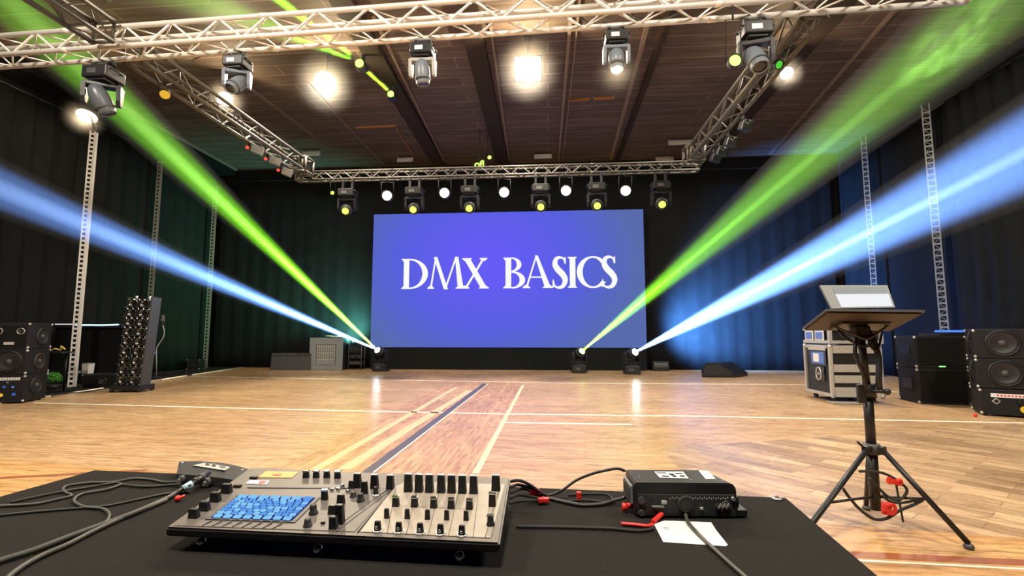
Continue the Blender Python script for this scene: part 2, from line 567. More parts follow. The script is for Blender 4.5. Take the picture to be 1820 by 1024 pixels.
# ------------------------------------------------------------------ drapes
def drape(name, label, p0, p1, z0, z1, amp, pitch, group=None, swag=0.0, seed=1, nz=10):
    """pleated cloth hanging from z1 to z0 between two plan points"""
    rnd = random.Random(seed)
    p0, p1 = Vector((*p0, 0)), Vector((*p1, 0))
    L = (p1 - p0).length; d = (p1 - p0) / L; n = Vector((-d.y, d.x, 0))
    nx = int(L / pitch * 8)
    ph = [rnd.uniform(0, 6.28) for _ in range(6)]
    o = thing(name, label, 'drape', (*((p0 + p1) / 2).xy, z0), 0, group)
    org = Vector(o.location)
    bm = bmesh.new(); rows = []
    for j in range(nz + 1):
        v = j / nz; row = []
        for i in range(nx + 1):
            s = i / nx * L
            sh = s + swag * math.sin(v * PI) * (1 - v) * 1.6
            w = math.sin(2 * PI * sh / pitch + ph[0] + .6 * math.sin(sh * .9 + ph[1])) * amp * (1.15 - .45 * v) + .3 * amp * math.sin(2 * PI * sh / pitch * 2.3 + ph[2])
            row.append(bm.verts.new(p0 + d * s + n * w + Vector((0, 0, z0 + (z1 - z0) * v)) - org))
        rows.append(row)
    for a, b in zip(rows, rows[1:]):
        for i in range(nx):
            f = bm.faces.new((a[i], a[i + 1], b[i + 1], b[i])); f.smooth = True
    me = bpy.data.meshes.new('cloth'); bm.to_mesh(me); bm.free(); me.materials.append(M['drape'])
    c = bpy.data.objects.new('cloth', me); COL.objects.link(c); c.parent = o
    so = c.modifiers.new('thickness', 'SOLIDIFY'); so.thickness = .006
    mb = MB(); mb.cyl(p0 + Vector((0, 0, z1 + .02)) - org, p1 + Vector((0, 0, z1 + .02)) - org, .025)
    mb.build('rail', 'blackmatt', o)
    return o


drape('stage_drape', 'black pleated drape covering the back wall behind the big screen', (XL + .3, YB - .22), (XR - .3, YB - .22), .02, 6.9, .010, .55, seed=3)
drape('stage_drape', 'black pleated drape along the left wall behind the speaker stack', (XL + .22, 4.5), (XL + .22, YB - .45), .03, 6.9, .05, .5, seed=5)
drape('stage_drape', 'smooth black drape along the right wall behind the lattice posts', (XR - .10, 12.15), (XR - .10, YB - .45), .02, 6.9, .010, .6, seed=8)
drape('stage_drape', 'deeply folded black drape at the right edge behind the right stack', (XR - .16, 4.5), (XR - .16, 12.05), .02, 6.9, .07, .42, swag=.5, seed=12, nz=24)


# ------------------------------------------------------------------ LED screen with the title
def screen_material():
    m, nt, out = newmat('blue_violet_picture')
    L = nt.links
    tc = nd(nt, 'ShaderNodeTexCoord')
    mp = nd(nt, 'ShaderNodeMapping'); mp.inputs['Location'].default_value = (.35, 0, -.9); mp.inputs['Scale'].default_value = (.195, 1, .26)
    mp.inputs['Rotation'].default_value = (0, math.radians(-14), 0)
    L.new(tc.outputs['Object'], mp.inputs['Vector'])
    gr = nd(nt, 'ShaderNodeTexGradient', gradient_type='SPHERICAL'); L.new(mp.outputs[0], gr.inputs[0])
    rp = nd(nt, 'ShaderNodeValToRGB'); e = rp.color_ramp.elements
    e[0].position = 0; e[0].color = (*lin((88, 108, 172)), 1)
    e[1].position = .85; e[1].color = (*lin((102, 92, 246)), 1)
    k = e.new(.4); k.color = (*lin((88, 96, 222)), 1)
    L.new(gr.outputs['Fac'], rp.inputs[0])
    em = nd(nt, 'ShaderNodeEmission'); em.inputs[1].default_value = 1.0
    L.new(rp.outputs[0], em.inputs[0]); L.new(em.outputs[0], out.inputs[0])
    return m


M['picture'] = screen_material()
M['title'] = glow('white_title', (.96, .96, .97), 1.0)
SX0, SX1, SZ0, SZ1, SY = -6.18, 3.19, .75, 5.42, 16.2
scr = thing('led_screen', 'huge blue violet screen showing a two-word white serif title', 'screen', ((SX0 + SX1) / 2, SY, 0))
cxs = (SX0 + SX1) / 2
mb = MB(); mb.box((0, .06, (SZ0 + SZ1) / 2), (SX1 - SX0, .11, SZ1 - SZ0)); mb.build('cabinet_frame', 'blackmatt', scr)
mb = MB(); w2 = (SX1 - SX0) / 2
mb.box((0, -.004, (SZ0 + SZ1) / 2), (w2 * 2, .008, SZ1 - SZ0)); pan = mb.build('picture_panel', 'picture', scr)
mb = MB(); mb.prism([(-w2, .02, 0), (w2, .02, 0), (w2, .02, SZ0 - .01), (-w2, .02, SZ0 - .01)], (0, .05, 0)); mb.build('plinth_cloth', 'drape', scr)


class Glyph:
    """capitals in units of the cap height, in a plane"""
    def __init__(self):
        self.polys = []

    def quad(self, *p): self.polys.append(list(p))

    def bar(self, a, b, w0, w1=None):
        w1 = w0 if w1 is None else w1
        a, b = Vector((*a, 0)), Vector((*b, 0)); d = (b - a).normalized(); n = Vector((-d.y, d.x, 0))
        self.polys.append([tuple((a - n * w0 / 2).xy), tuple((b - n * w1 / 2).xy), tuple((b + n * w1 / 2).xy), tuple((a + n * w0 / 2).xy)])

    def dq(self, xb, yb, xt, yt, wb, wt):
        self.polys.append([(xb - wb / 2, yb), (xb + wb / 2, yb), (xt + wt / 2, yt), (xt - wt / 2, yt)])

    def serif(self, x, y, w, up=1, t=.035):
        """bracketed slab serif centred on x at height y"""
        self.polys.append([(x - w / 2, y), (x + w / 2, y), (x + w / 2, y + t * up), (x - w / 2, y + t * up)])
        self.polys.append([(x - w / 2 + .02, y + t * up), (x + w / 2 - .02, y + t * up), (x + w * .22, y + .10 * up), (x - w * .22, y + .10 * up)])

    def ring(self, cx, cy, rx, ry, tx, ty, a0, a1, n=30, sh=0.0):
        for i in range(n):
            q = []
            for k, inner in ((i, 0), (i + 1, 0), (i + 1, 1), (i, 1)):
                t = math.radians(a0 + (a1 - a0) * k / n)
                rxx, ryy = (rx - tx, ry - ty) if inner else (rx, ry)
                q.append((cx + (sh if inner else 0) + rxx * math.cos(t), cy + ryy * math.sin(t)))
            self.polys.append(q)

    def stroke(self, pts, wf):
        P = [Vector((*p, 0)) for p in pts]
        P = spline(P, 10)
        n = len(P)
        L_, R_ = [], []
        for i, p in enumerate(P):
            d = (P[min(i + 1, n - 1)] - P[max(i - 1, 0)]).normalized(); q = Vector((-d.y, d.x, 0)) * wf(i / (n - 1), d) / 2
            L_.append(p + q); R_.append(p - q)
        for i in range(n - 1):
            self.polys.append([tuple(v.xy) for v in (L_[i], L_[i + 1], R_[i + 1], R_[i])])


LETTERS = []
G = Glyph()
ST, TH_ = .185, .05
# D
G.quad((.07, 0), (.07 + ST, 0), (.07 + ST, 1), (.07, 1)); G.serif(.13, 0, .27); G.serif(.11, 1, .23, -1)
G.ring(.27, .5, .62, .5, .19, .05, -90, 90, sh=.0)
G.quad((.2, 0), (.28, 0), (.28, .045), (.2, .045)); G.quad((.2, .955), (.28, .955), (.28, 1), (.2, 1))
# M
LETTERS.append(G); G = Glyph()
x = .90
G.dq(x + .09, 0, x + .25, 1.05, .062, .05); G.dq(x + .60, -.02, x + .235, 1.05, .14, .12)
G.dq(x + .575, -.02, x + .93, 1.05, .062, .06); G.dq(x + 1.09, 0, x + .945, 1.05, .195, .11)
G.serif(x + .09, 0, .23); G.serif(x + 1.09, 0, .34)
# X
LETTERS.append(G); G = Glyph()
x = 2.03
G.dq(x + .74, 0, x + .15, 1, .21, .21); G.dq(x + .12, 0, x + .72, 1, .08, .08)
G.serif(x + .16, 1, .33, -1); G.serif(x + .71, 1, .26, -1); G.serif(x + .12, 0, .26); G.serif(x + .73, 0, .33)
# B
LETTERS.append(G); G = Glyph()
x = 3.40
G.quad((x + .07, 0), (x + .07 + ST, 0), (x + .07 + ST, 1), (x + .07, 1)); G.serif(x + .13, 0, .27); G.serif(x + .11, 1, .23, -1)
G.ring(x + .27, .77, .32, .235, .155, .045, -90, 90); G.ring(x + .29, .27, .42, .28, .18, .05, -90, 90)
for yy in (0, .50, .955): G.quad((x + .2, yy), (x + .3, yy), (x + .3, yy + .045), (x + .2, yy + .045))
# A
LETTERS.append(G); G = Glyph()
x = 4.05
G.dq(x + .10, 0, x + .43, 1.06, .065, .05); G.dq(x + .80, 0, x + .425, 1.06, .195, .10)
G.quad((x + .22, .33), (x + .66, .33), (x + .66, .375), (x + .22, .375)); G.serif(x + .10, 0, .25); G.serif(x + .80, 0, .34)


# S
def s_letter(x):
    def wf(t, d):
        return .06 + .14 * abs(math.sin(PI * min(1, max(0, (t - .12) / .76)))) ** 1.3
    G.stroke([(x + .44, .80), (x + .40, .93), (x + .28, .985), (x + .15, .93), (x + .115, .76), (x + .20, .60), (x + .35, .44), (x + .435, .26), (x + .37, .07), (x + .22, .012), (x + .09, .07), (x + .05, .22)], wf)
    G.quad((x + .40, .97), (x + .465, 1.0), (x + .455, .76), (x + .435, .76)); G.quad((x + .025, .02), (x + .09, .04), (x + .06, .28), (x + .04, .28))


LETTERS.append(G); G = Glyph()
s_letter(4.97)
# I
LETTERS.append(G); G = Glyph()
x = 5.50
G.quad((x + .055, 0), (x + .055 + ST, 0), (x + .055 + ST, 1), (x + .055, 1)); G.serif(x + .137, 0, .29); G.serif(x + .137, 1, .29, -1)
# C
LETTERS.append(G); G = Glyph()
x = 5.78
G.ring(x + .52, .5, .52, .515, .19, .055, 38, 322, 40, sh=.0)
G.quad((x + .90, .94), (x + .945, .94), (x + .935, .72), (x + .905, .72))
LETTERS.append(G); G = Glyph()
s_letter(6.55)
LETTERS.append(G)
hcap = (PY(905, 460, SY) - PY(905, 514.5, SY)).length
tl, tr = PY(713.5, 514, SY), PY(1097, 515, SY)
ux = (tr.x - tl.x) / 7.06
bz = tl.z
for G in LETTERS:
    mb = MB()
    for p in G.polys:
        mb.poly([(tl.x - cxs + q[0] * ux, -.014, bz + q[1] * hcap) for q in p])
    bmesh.ops.remove_doubles(mb.bm, verts=mb.bm.verts[:], dist=.0005)
    mb.build('letter', 'title', pan)
# ------------------------------------------------------------------ truss
def truss(name, label, a, b, side, size=.29, rc=.037, rl=.018, period=.7, mat='alu', lacemat=None, group='box trusses of the lighting rig', skip=()):
    """box truss whose first lower chord runs a -> b; the second one lies at +side, the upper ones at +z"""
    a, b = Vector(a), Vector(b)
    o = thing(name, label, 'truss', a, 0, group)
    d = b - a; L = d.length; d.normalize()
    s = Vector(side) * size; u = Vector((0, 0, size))
    cs = [Vector(), s, s + u, u]
    for c in cs:
        mb = MB(); mb.cyl(c, c + d * L, rc, seg=10)
        n = int(L / 2.5)
        for k in range(1, n):                       # coupler sleeves
            mb.cyl(c + d * (k * L / n - .05), c + d * (k * L / n + .05), rc * 1.12, seg=10)
        mb.build('chord', mat, o)
    for i in range(4):
        p, q = cs[i], cs[(i + 1) % 4]
        mb = MB(); n = max(2, int(L / (period / 2)))
        for k in range(n):
            t0, t1 = d * (L * k / n), d * (L * (k + 1) / n)
            A, B = (p, q) if (k + i) % 2 == 0 else (q, p)
            mb.cyl(A + t0, B + t1, rl if i == 3 else rl * .6, seg=6, caps=False)
        mb.build('lacing', lacemat or mat, o)
    for t in (0, L):                                 # end frames
        mb = MB()
        for i in range(4):
            mb.cyl(cs[i] + d * t, cs[(i + 1) % 4] + d * t, rl * 1.2, seg=6)
        mb.build('end_frame', mat, o)
    return o


ZT = 5.22
ZB = 5.13
ang = math.radians(-1.66)
fd = Vector((math.cos(ang), math.sin(ang), 0)); fn = Vector((-fd.y, fd.x, 0))
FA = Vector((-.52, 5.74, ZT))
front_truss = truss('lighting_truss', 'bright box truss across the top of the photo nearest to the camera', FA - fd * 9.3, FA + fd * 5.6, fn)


def front_pt(px, py_hint=60, off=.145, z=ZT):        # a point below the front truss at photo column px
    d = ray(px, py_hint)
    n = fn; base = FA + fn * off
    t = (base - EYE).dot(n) / d.dot(n)
    p = EYE + d * t
    return Vector((p.x, p.y, z))


TXL, TXR, TYB = -6.27, 3.25, 11.45
truss('lighting_truss', 'short truss piece on the left between camera and the bright truss', (TXL, 3.2, ZT), (TXL, 5.79, ZT), (1, 0, 0), mat='alushade')
truss('lighting_truss', 'dim box truss running away from the camera along the left side', (TXL, 6.26, ZT), (TXL, TYB - .58, ZT), (1, 0, 0), mat='alushade')
truss('lighting_truss', 'dim box truss running away from the camera along the right side', (TXR, 6.02, ZT), (TXR, TYB - .58, ZT), (1, 0, 0), mat='alushade')
truss('lighting_truss', 'far box truss above the screen with round lamps hung under it', (TXL - .2, TYB, ZB), (TXR + .35, TYB, ZB), (0, 1, 0), mat='alushade', rc=.024, size=.205, period=.5)
for (x, lab) in ((TXL, 'dark corner block joining the left truss to the far truss'), (TXR, 'dark corner block joining the right truss to the far truss')):
    o = thing('truss_corner', lab, 'truss corner', (x + .145, TYB - .31, ZT - .03), 0, 'corner blocks of the lighting rig')
    mb = MB()
    for dx in (-.19, .19):
        for dy in (-.19, .19):
            mb.cyl((dx, dy, 0), (dx, dy, .36), .03, seg=8)
    for z in (0, .36):
        for p, q in (((-.19, -.19), (.19, -.19)), ((.19, -.19), (.19, .19)), ((.19, .19), (-.19, .19)), ((-.19, .19), (-.19, -.19))):
            mb.cyl((*p, z), (*q, z), .03, seg=8)
    mb.build('corner_frame', 'alushade', o)
    mb = MB(); mb.box((0, 0, .18), (.3, .3, .26), bev=.02); mb.build('junction_box', 'black', o)


# ------------------------------------------------------------------ moving heads
def aim_matrix(d):
    """rotation that turns local +z into direction d"""
    return Vector(d).to_track_quat('Z', 'Y').to_matrix()


def moving_head(loc, label, aim, s=1.0, hung=True, shell='lightgrey', lens='glassdark', yokemat=None, group=None, pan=None, sticker=None, lensr=.085, cone=False, baseh=.17, drop=0.0):
    """base, pan yoke and tilting head; aim = world direction of the lens. s scales the whole fixture."""
    o = thing('moving_head_light', label, 'moving light', loc, 0, group)
    k = -1 if hung else 1
    aim = Vector(aim).normalized()
    pa = math.atan2(aim.y, aim.x) - PI / 2 if pan is None else pan
    Rz = Matrix.Rotation(pa, 3, 'Z')
    v = lambda x, y, z: Vector((x, y, z * k)) * s
    rv = lambda x, y, z: Rz @ v(x, y, z)
    off = (.10 + drop / s) if hung else 0
    # base
    mb = MB()
    mb.box(v(0, 0, off + baseh / 2), (.36 * s, .30 * s, baseh * s), bev=.02 * s)
    mb.box(v(0, 0, off + baseh + .015), (.24 * s, .22 * s, .03 * s), bev=.008 * s)
    bm_ = 'blacker' if shell == 'blacker' else 'black'
    base = mb.build('base', bm_, o)
    mb = MB(); mb.box(v(-.03, -.152, off + baseh * .55), (.13 * s, .006 * s, .07 * s)); mb.build('display', 'dark' if not sticker else sticker, base)
    for sx in (-1, 1):
        mb = MB(); mb.tube([v(sx * .18, -.09, off + .04), v(sx * .205, -.09, off + .05), v(sx * .205, .09, off + .05), v(sx * .18, .09, off + .04)], .012 * s, 6)
        mb.build('handle', 'black', base)
    if hung:
        for sx in (-1, 1):
            mb = MB()
            mb.box(v(sx * .11, 0, off / 2), (.05 * s, .07 * s, off * s), bev=.006 * s)
            mb.cyl(v(sx * .11, -.035, .06), v(sx * .11, -.08, .06), .012 * s, seg=8)
            mb.build('hanging_clamp', 'black', o)
    else:
        for sx in (-1, 1):
            for sy in (-1, 1):
                mb = MB(); mb.cyl(v(sx * .14, sy * .11, -.0), v(sx * .14, sy * .11, .012), .02 * s, seg=8); mb.build('rubber_foot', 'rubber', base)
    # yoke
    yz = off + baseh + .03
    mb = MB()
    mb.box(rv(0, 0, yz + .035), (.40 * s, .13 * s, .06 * s), rot=Rz, bev=.015 * s)
    for sx in (-1, 1):
        pr = [(-.075, 0), (.075, 0), (.06, .20), (.035, .27), (-.035, .27), (-.06, .20)]
        pts = [rv(sx * .165, y, yz + .03 + z) for (y, z) in pr]
        mb.prism(pts, Rz @ Vector((sx * .05 * s, 0, 0)))
    mb.build('yoke', yokemat or shell, o)
    # head
    pv = rv(0, 0, yz + .25)
    R = aim_matrix(aim).to_4x4()
    T = Matrix.Translation(pv) @ R @ Matrix.Scale(s, 4)
    mb = MB()
    if cone:
        prof = [(0, -.20), (.075, -.195), (.115, -.15), (.125, -.05), (.118, .04), (.10, .06), (.098, .15), (.10, .17), (.10, .19), (.085, .19), (.08, .17)]
    else:
        prof = [(0, -.22), (.06, -.215), (.10, -.18), (.122, -.10), (.128, 0), (.122, .09), (.108, .16), (.105, .18), (.09, .18), (.086, .165)]
    mb.lathe(prof, T @ Matrix.Diagonal((1, .92, 1, 1)), 24)
    head = mb.build('head', shell, o)
    mb = MB(); mb.torus(pv + R.to_3x3() @ Vector((0, 0, .10 * s)), .118 * s, .012 * s, aim, 20, 6); mb.build('trim_ring', 'dark', head)
    mb = MB(); mb.lathe([(0, .178), (lensr * .6, .175), (lensr, .166), (lensr, .155), (0, .15)], T, 20); mb.build('lens', lens, head)
    return o, Vector(loc) + pv + aim * .20 * s


def aim_to(src, px, py, y):
    return PY(px, py, y) - Vector(src)


# floor fixtures that throw the four beams
LEFT_HEAD = PZ(677, 660, 0.0); GREEN_HEAD = PZ(1029, 663, 0.0); BLUE_HEAD = PZ(1123, 665, 0.0)
B_LG = PY(60, 40, 7.0); B_LB = PY(0, 335, 7.0); B_RG = PY(1752, 20, 6.6); B_RB = PY(1820, 272, 6.6)
sL = Vector(LEFT_HEAD) + Vector((0, 0, .60))
aL = ((B_LG - sL).normalized() + (B_LB - sL).normalized()).normalized()
aL = Vector((aL.x, aL.y, aL.z)) 
oL, eL = moving_head(LEFT_HEAD, 'black moving head on the floor at the screen\'s left end, lens white hot', aL, 1.25, False, 'black', 'whitehot', group='moving heads on the floor', lensr=.075, baseh=.2)
aG = (B_RG - Vector(GREEN_HEAD) - Vector((0, 0, .6))).normalized()
oG, eG = moving_head(GREEN_HEAD, 'black moving head on the floor throwing the green beam to the right', aG, 1.22, False, 'black', 'greenlens', group='moving heads on the floor', lensr=.08, baseh=.2)
aB = (B_RB - Vector(BLUE_HEAD) - Vector((0, 0, .6))).normalized()
oB, eB = moving_head(BLUE_HEAD, 'black moving head on the floor throwing the wide white blue beam', aB, 1.25, False, 'black', 'whitehot', group='moving heads on the floor', lensr=.08, baseh=.2)


def spot(name, src, dst, rgb, power, deg, blend, r=.03):
    ld = bpy.data.lights.new(name, 'SPOT'); ld.color = rgb; ld.energy = power
    ld.spot_size = math.radians(deg); ld.spot_blend = blend; ld.shadow_soft_size = r
    o = bpy.data.objects.new(name, ld); COL.objects.link(o)
    o.location = src
    o.rotation_euler = (Vector(dst) - Vector(src)).to_track_quat('-Z', 'Y').to_euler()
    return o


BP = 1.0
GRN, BLU = (.28, 1.0, .015), (.16, .37, 1.0)


def haze_material(name, dens, noise=0.0, scale=1.0, aniso=.1):
    m, nt, out = newmat(name)
    vs = nd(nt, 'ShaderNodeVolumeScatter'); vs.inputs['Density'].default_value = dens; vs.inputs['Anisotropy'].default_value = aniso
    if noise:
        tc = nd(nt, 'ShaderNodeTexCoord')
        no = nd(nt, 'ShaderNodeTexNoise'); no.inputs['Scale'].default_value = scale; no.inputs['Detail'].default_value = 4; no.inputs['Distortion'].default_value = .8
        nt.links.new(tc.outputs['Object'], no.inputs['Vector'])
        mr = nd(nt, 'ShaderNodeMapRange'); mr.inputs['From Min'].default_value = .47; mr.inputs['From Max'].default_value = .72
        mr.inputs['To Max'].default_value = dens * noise; nt.links.new(no.outputs['Fac'], mr.inputs['Value'])
        ln = nd(nt, 'ShaderNodeVectorMath', operation='LENGTH'); nt.links.new(tc.outputs['Object'], ln.inputs[0])
        fr = nd(nt, 'ShaderNodeMapRange'); fr.inputs['From Min'].default_value = .9; fr.inputs['From Max'].default_value = .25; fr.inputs['To Min'].default_value = 0; fr.inputs['To Max'].default_value = 1
        nt.links.new(ln.outputs['Value'], fr.inputs['Value'])
        mu = math_n(nt, 'MULTIPLY', mr.outputs[0], fr.outputs[0])
        nt.links.new(mu, vs.inputs['Density'])
    nt.links.new(vs.outputs[0], out.inputs['Volume'])
    return m


M['haze'] = haze_material('stage_haze', .06)
M['corehaze'] = haze_material('core_haze', .12)


def beam(label, src, dst, rgb, core, power, corepower, deg, coredeg, blend, ext=1.12, r0=.05):
    """a real spot lamp and its narrow core, shining along a column of haze"""
    src, dst = Vector(src), Vector(dst)
    spot('beam_lamp', src, dst, rgb, power, deg, blend)
    if corepower:
        spot('beam_core_lamp', src, dst, core, corepower, coredeg, .6)
    d = dst - src; L = d.length * ext
    mb = MB(); mb.cyl((0, 0, 0), (0, 0, L), r0, r0 + L * math.tan(math.radians(deg * .53)), seg=40)
    o = mb.build('beam_haze', 'haze')
    if corepower:
        mb = MB(); mb.cyl((0, 0, .02), (0, 0, L * .99), .02, .02 + L * math.tan(math.radians(coredeg * .53)), seg=24)
        mb.build('beam_core', 'corehaze', o)
    o.location = src + d.normalized() * .03
    o.rotation_mode = 'QUATERNION'; o.rotation_quaternion = d.to_track_quat('Z', 'Y')
    return tag(o, label, 'light beam', 'haze in the light beams', 'stuff')


beam('green light beam rising to the upper left corner from the floor lamp left of the screen', eL, B_LG, GRN, (.55, 1.0, .25), 260000, 200000, 5.0, 1.8, .75)
beam('pale blue light beam running to the left edge from the floor lamp left of the screen', eL, B_LB, BLU, (.40, .64, 1), 380000, 240000, 4.8, 1.8, .75)
beam('green light beam rising to the upper right corner with a thin bright core', eG, B_RG, GRN, (.3, 1, .06), 150000, 300000, 6.4, .85, .85)
beam('wide white blue light beam running to the right edge of the photo', eB, B_RB, BLU, (.5, .72, 1), 560000, 800000, 7.2, .9, .7)

# added unseen lamps tinting the drapes, in place of the haze's coloured glow
spot('blue_glow_fill', (3.7, 15.1, .9), (6.0, 16.8, 1.9), (.09, .32, 1), 17000, 100, 1, .2)
spot('blue_glow_fill', (3.3, 15.4, 1.2), (9.8, 13.4, 1.6), (.06, .24, 1), 4200, 50, 1, .2)
spot('teal_glow_fill', (-6.5, 15.95, 1.0), (-7.8, 16.8, 2.0), (.18, .8, .66), 2200, 130, 1, .2)
spot('green_glow_fill', (-6.6, 15.6, 1.5), (-11.5, 15.6, 2.6), (.2, 1, .45), 1300, 75, 1, .2)
# ------------------------------------------------------------------ moving heads under the front truss
def front_head(px, label, aim, s, shell, lens='glassdark', sticker=None, cone=False, yoke=None, pan=None):
    p = front_pt(px, 75, .29 if px < 1250 else .29)
    p.z = ZT - .038
    return moving_head(p, label, aim, s, True, shell, lens, yoke, 'moving heads under the front truss', pan=pan, sticker=sticker, cone=cone)


front_head(190, 'dark moving head under the front truss at the far left of the photo', (.35, .35, -1), 1.08, 'headgrey', sticker='dark', pan=.5, yoke='black')
front_head(425, 'grey moving head under the front truss, its oval face tilted forward', (-.25, -.75, -.9), .84, 'lightgrey', sticker='whiteprint', pan=.35)
front_head(752, 'pale moving head with white yoke under the middle of the front truss', (.05, .12, -1), .84, 'lightgrey', sticker='whiteprint', yoke='palegrey', pan=0)
_, HEADWARM = front_head(1095, 'grey moving head under the front truss with its lens glowing warm', (0, -.22, -1), .80, 'lightgrey', 'warm', sticker='whiteprint', cone=True, pan=0)
front_head(1342, 'large grey moving head beside the two green lamps, right end of front truss', (.1, -.55, -1), .98, 'lightgrey', sticker='whiteprint', pan=-.2, yoke='dark')


# ------------------------------------------------------------------ small lamps
def par_can(lens_at, aim, label, r, lens, drop=.3, cat='stage lamp', group=None, body='blackmatt', length=None, cname='hanging_yoke'):
    """round lantern on a U bracket that hangs from a point DROP above"""
    c = Vector(lens_at); aim = Vector(aim).normalized()
    L = length or r * 2.2
    o = thing('par_lamp', label, cat, c + Vector((0, 0, drop)), 0, group)
    k = Vector((0, 0, -drop))
    T = Matrix.Translation(k) @ aim_matrix(aim).to_4x4()
    mb = MB(); mb.lathe([(0, -L), (r * .6, -L), (r * 1.05, -L * .7), (r * 1.12, -.02), (r * 1.16, 0), (r * 1.16, .03), (r * 1.04, .03), (r * 1.02, 0)], T, 20)
    mb.build('can', body, o)
    mb = MB(); mb.lathe([(0, .012), (r * .6, .010), (r, .0), (r, -.01), (0, -.01)], T, 20); mb.build('lens', lens, o)
    side = aim.cross(Vector((0, 0, 1))).normalized() * r * 1.3
    m = k - aim * L * .4
    mb = MB(); mb.tube([m + side, Vector((side.x, side.y, k.z * .25)), Vector((-side.x, -side.y, k.z * .25)), m - side], r * .12, 6)
    mb.cyl(Vector((0, 0, k.z * .25)), (0, 0, 0), r * .2, seg=8)
    mb.build(cname, body, o)
    return o


YB2 = TYB + .0
names = ['first', 'second', 'third', 'fourth', 'fifth', 'sixth']
for i, (px, py) in enumerate(((612, 374), (733, 371), (833, 368), (961, 367), (1062, 366), (1178, 362))):
    q = PY(px, py, TYB - .17)
    names = ['first', 'second', 'third', 'fourth', 'fifth', 'sixth']
    moving_head((q.x, TYB, ZB - .028), 'black moving head with a yellow green lens, %s from left under the far truss' % names[i], (q.x * -.02, -.85, -.5), 1.1, True, 'blacker', 'greenlamp',
                group='green moving heads under the far truss', lensr=.075, pan=0, drop=.16)
for i, (px, py) in enumerate(((688, 348), (790, 343), (896, 342), (1006, 339), (1112, 339))):
    q = PY(px, py, TYB - .05)
    par_can(q, (-q.x * .03, -1, -.12), 'round white lamp, %s from left in the row under the far truss' % names[i], .118, 'warmlow', ZB - .028 - q.z, group='white round lamps under the far truss', body='blacker')
q = PY(591, 343, TYB - .06); par_can(q, (.2, -1, -.1), 'small dim green lamp at the left end of the far truss', .045, 'greenlamp', ZB - .028 - q.z)
q = PX(293, 168, TXL + .0); q = EYE + (q - EYE) * .965; par_can(q, (.5, -.6, -.6), 'small lamp with amber lens under the left truss', .07, 'amberled', ZT - .04 - q.z)
q = front_pt(1308, 105, .29); q = front_pt(1306, 108, 0); q = PY(1306, 108, q.y); par_can(q, (-.1, -1, -.2), 'green glowing lamp left of the large moving head at the truss end', .066, 'greenhot', ZT - .04 - q.z)
q = PX(1384, 115, TXR + .29); q = EYE + (q - EYE) * .955; par_can(q, (.1, -.8, -.5), 'dim green lamp right of the large moving head, under the right truss', .055, 'greendim', ZT - .04 - q.z)
for i, (px, py) in enumerate(((443, 258), (475, 282), (497, 304))):
    q = PX(px, py, TXL)
    zz = ZT - .036
    o = thing('led_fixture', ('small pale box with a red light, nearest of three under the left truss', 'small pale box with a red light, middle of three under the left truss', 'small pale box with a red light, farthest of three under the left truss')[i],
              'stage lamp', (TXL, q.y, zz), 0, 'red lit boxes under the left truss')
    h = max(.1, zz - q.z)
    mb = MB(); mb.box((.02, 0, -h / 2), (.05, .05, h)); mb.build('hanging_clamp', 'black', o)
    mb = MB(); mb.box((.16, .05, -h - .02), (.22, .2, .17), rot=(.2, .3, .5), bev=.015); mb.build('housing', 'grey', o)
    mb = MB(); mb.ball((0, -.06, -h), .035, 10); mb.build('red_light', 'redled', o)
for i, (px, py) in enumerate(((1325, 182), (1298, 212), (1282, 240), (1251, 267))):
    q = PX(px, py, TXR + .36)
    o = thing('led_fixture', ('small black lamp with shiny fittings, %s of four along the right truss' % ('nearest', 'second nearest', 'third nearest', 'farthest')[i]), 'stage lamp', (TXR + .29, min(q.y, 10.3), ZT - .036), 0, 'small black lamps under the right truss')
    mb = MB(); mb.box((0, 0, -.05), (.05, .06, .10)); mb.build('hanging_clamp', 'black', o)
    mb = MB(); mb.box((.05, 0, -.2), (.2, .18, .2), rot=(.3, .2, .2), bev=.03); mb.build('housing', 'black', o)
    mb = MB()
    for k in range(4): mb.ball((.0 + .03 * k, -.1, -.16 - .02 * (k % 3)), .016, 8)
    mb.build('fittings', 'chrome', o)


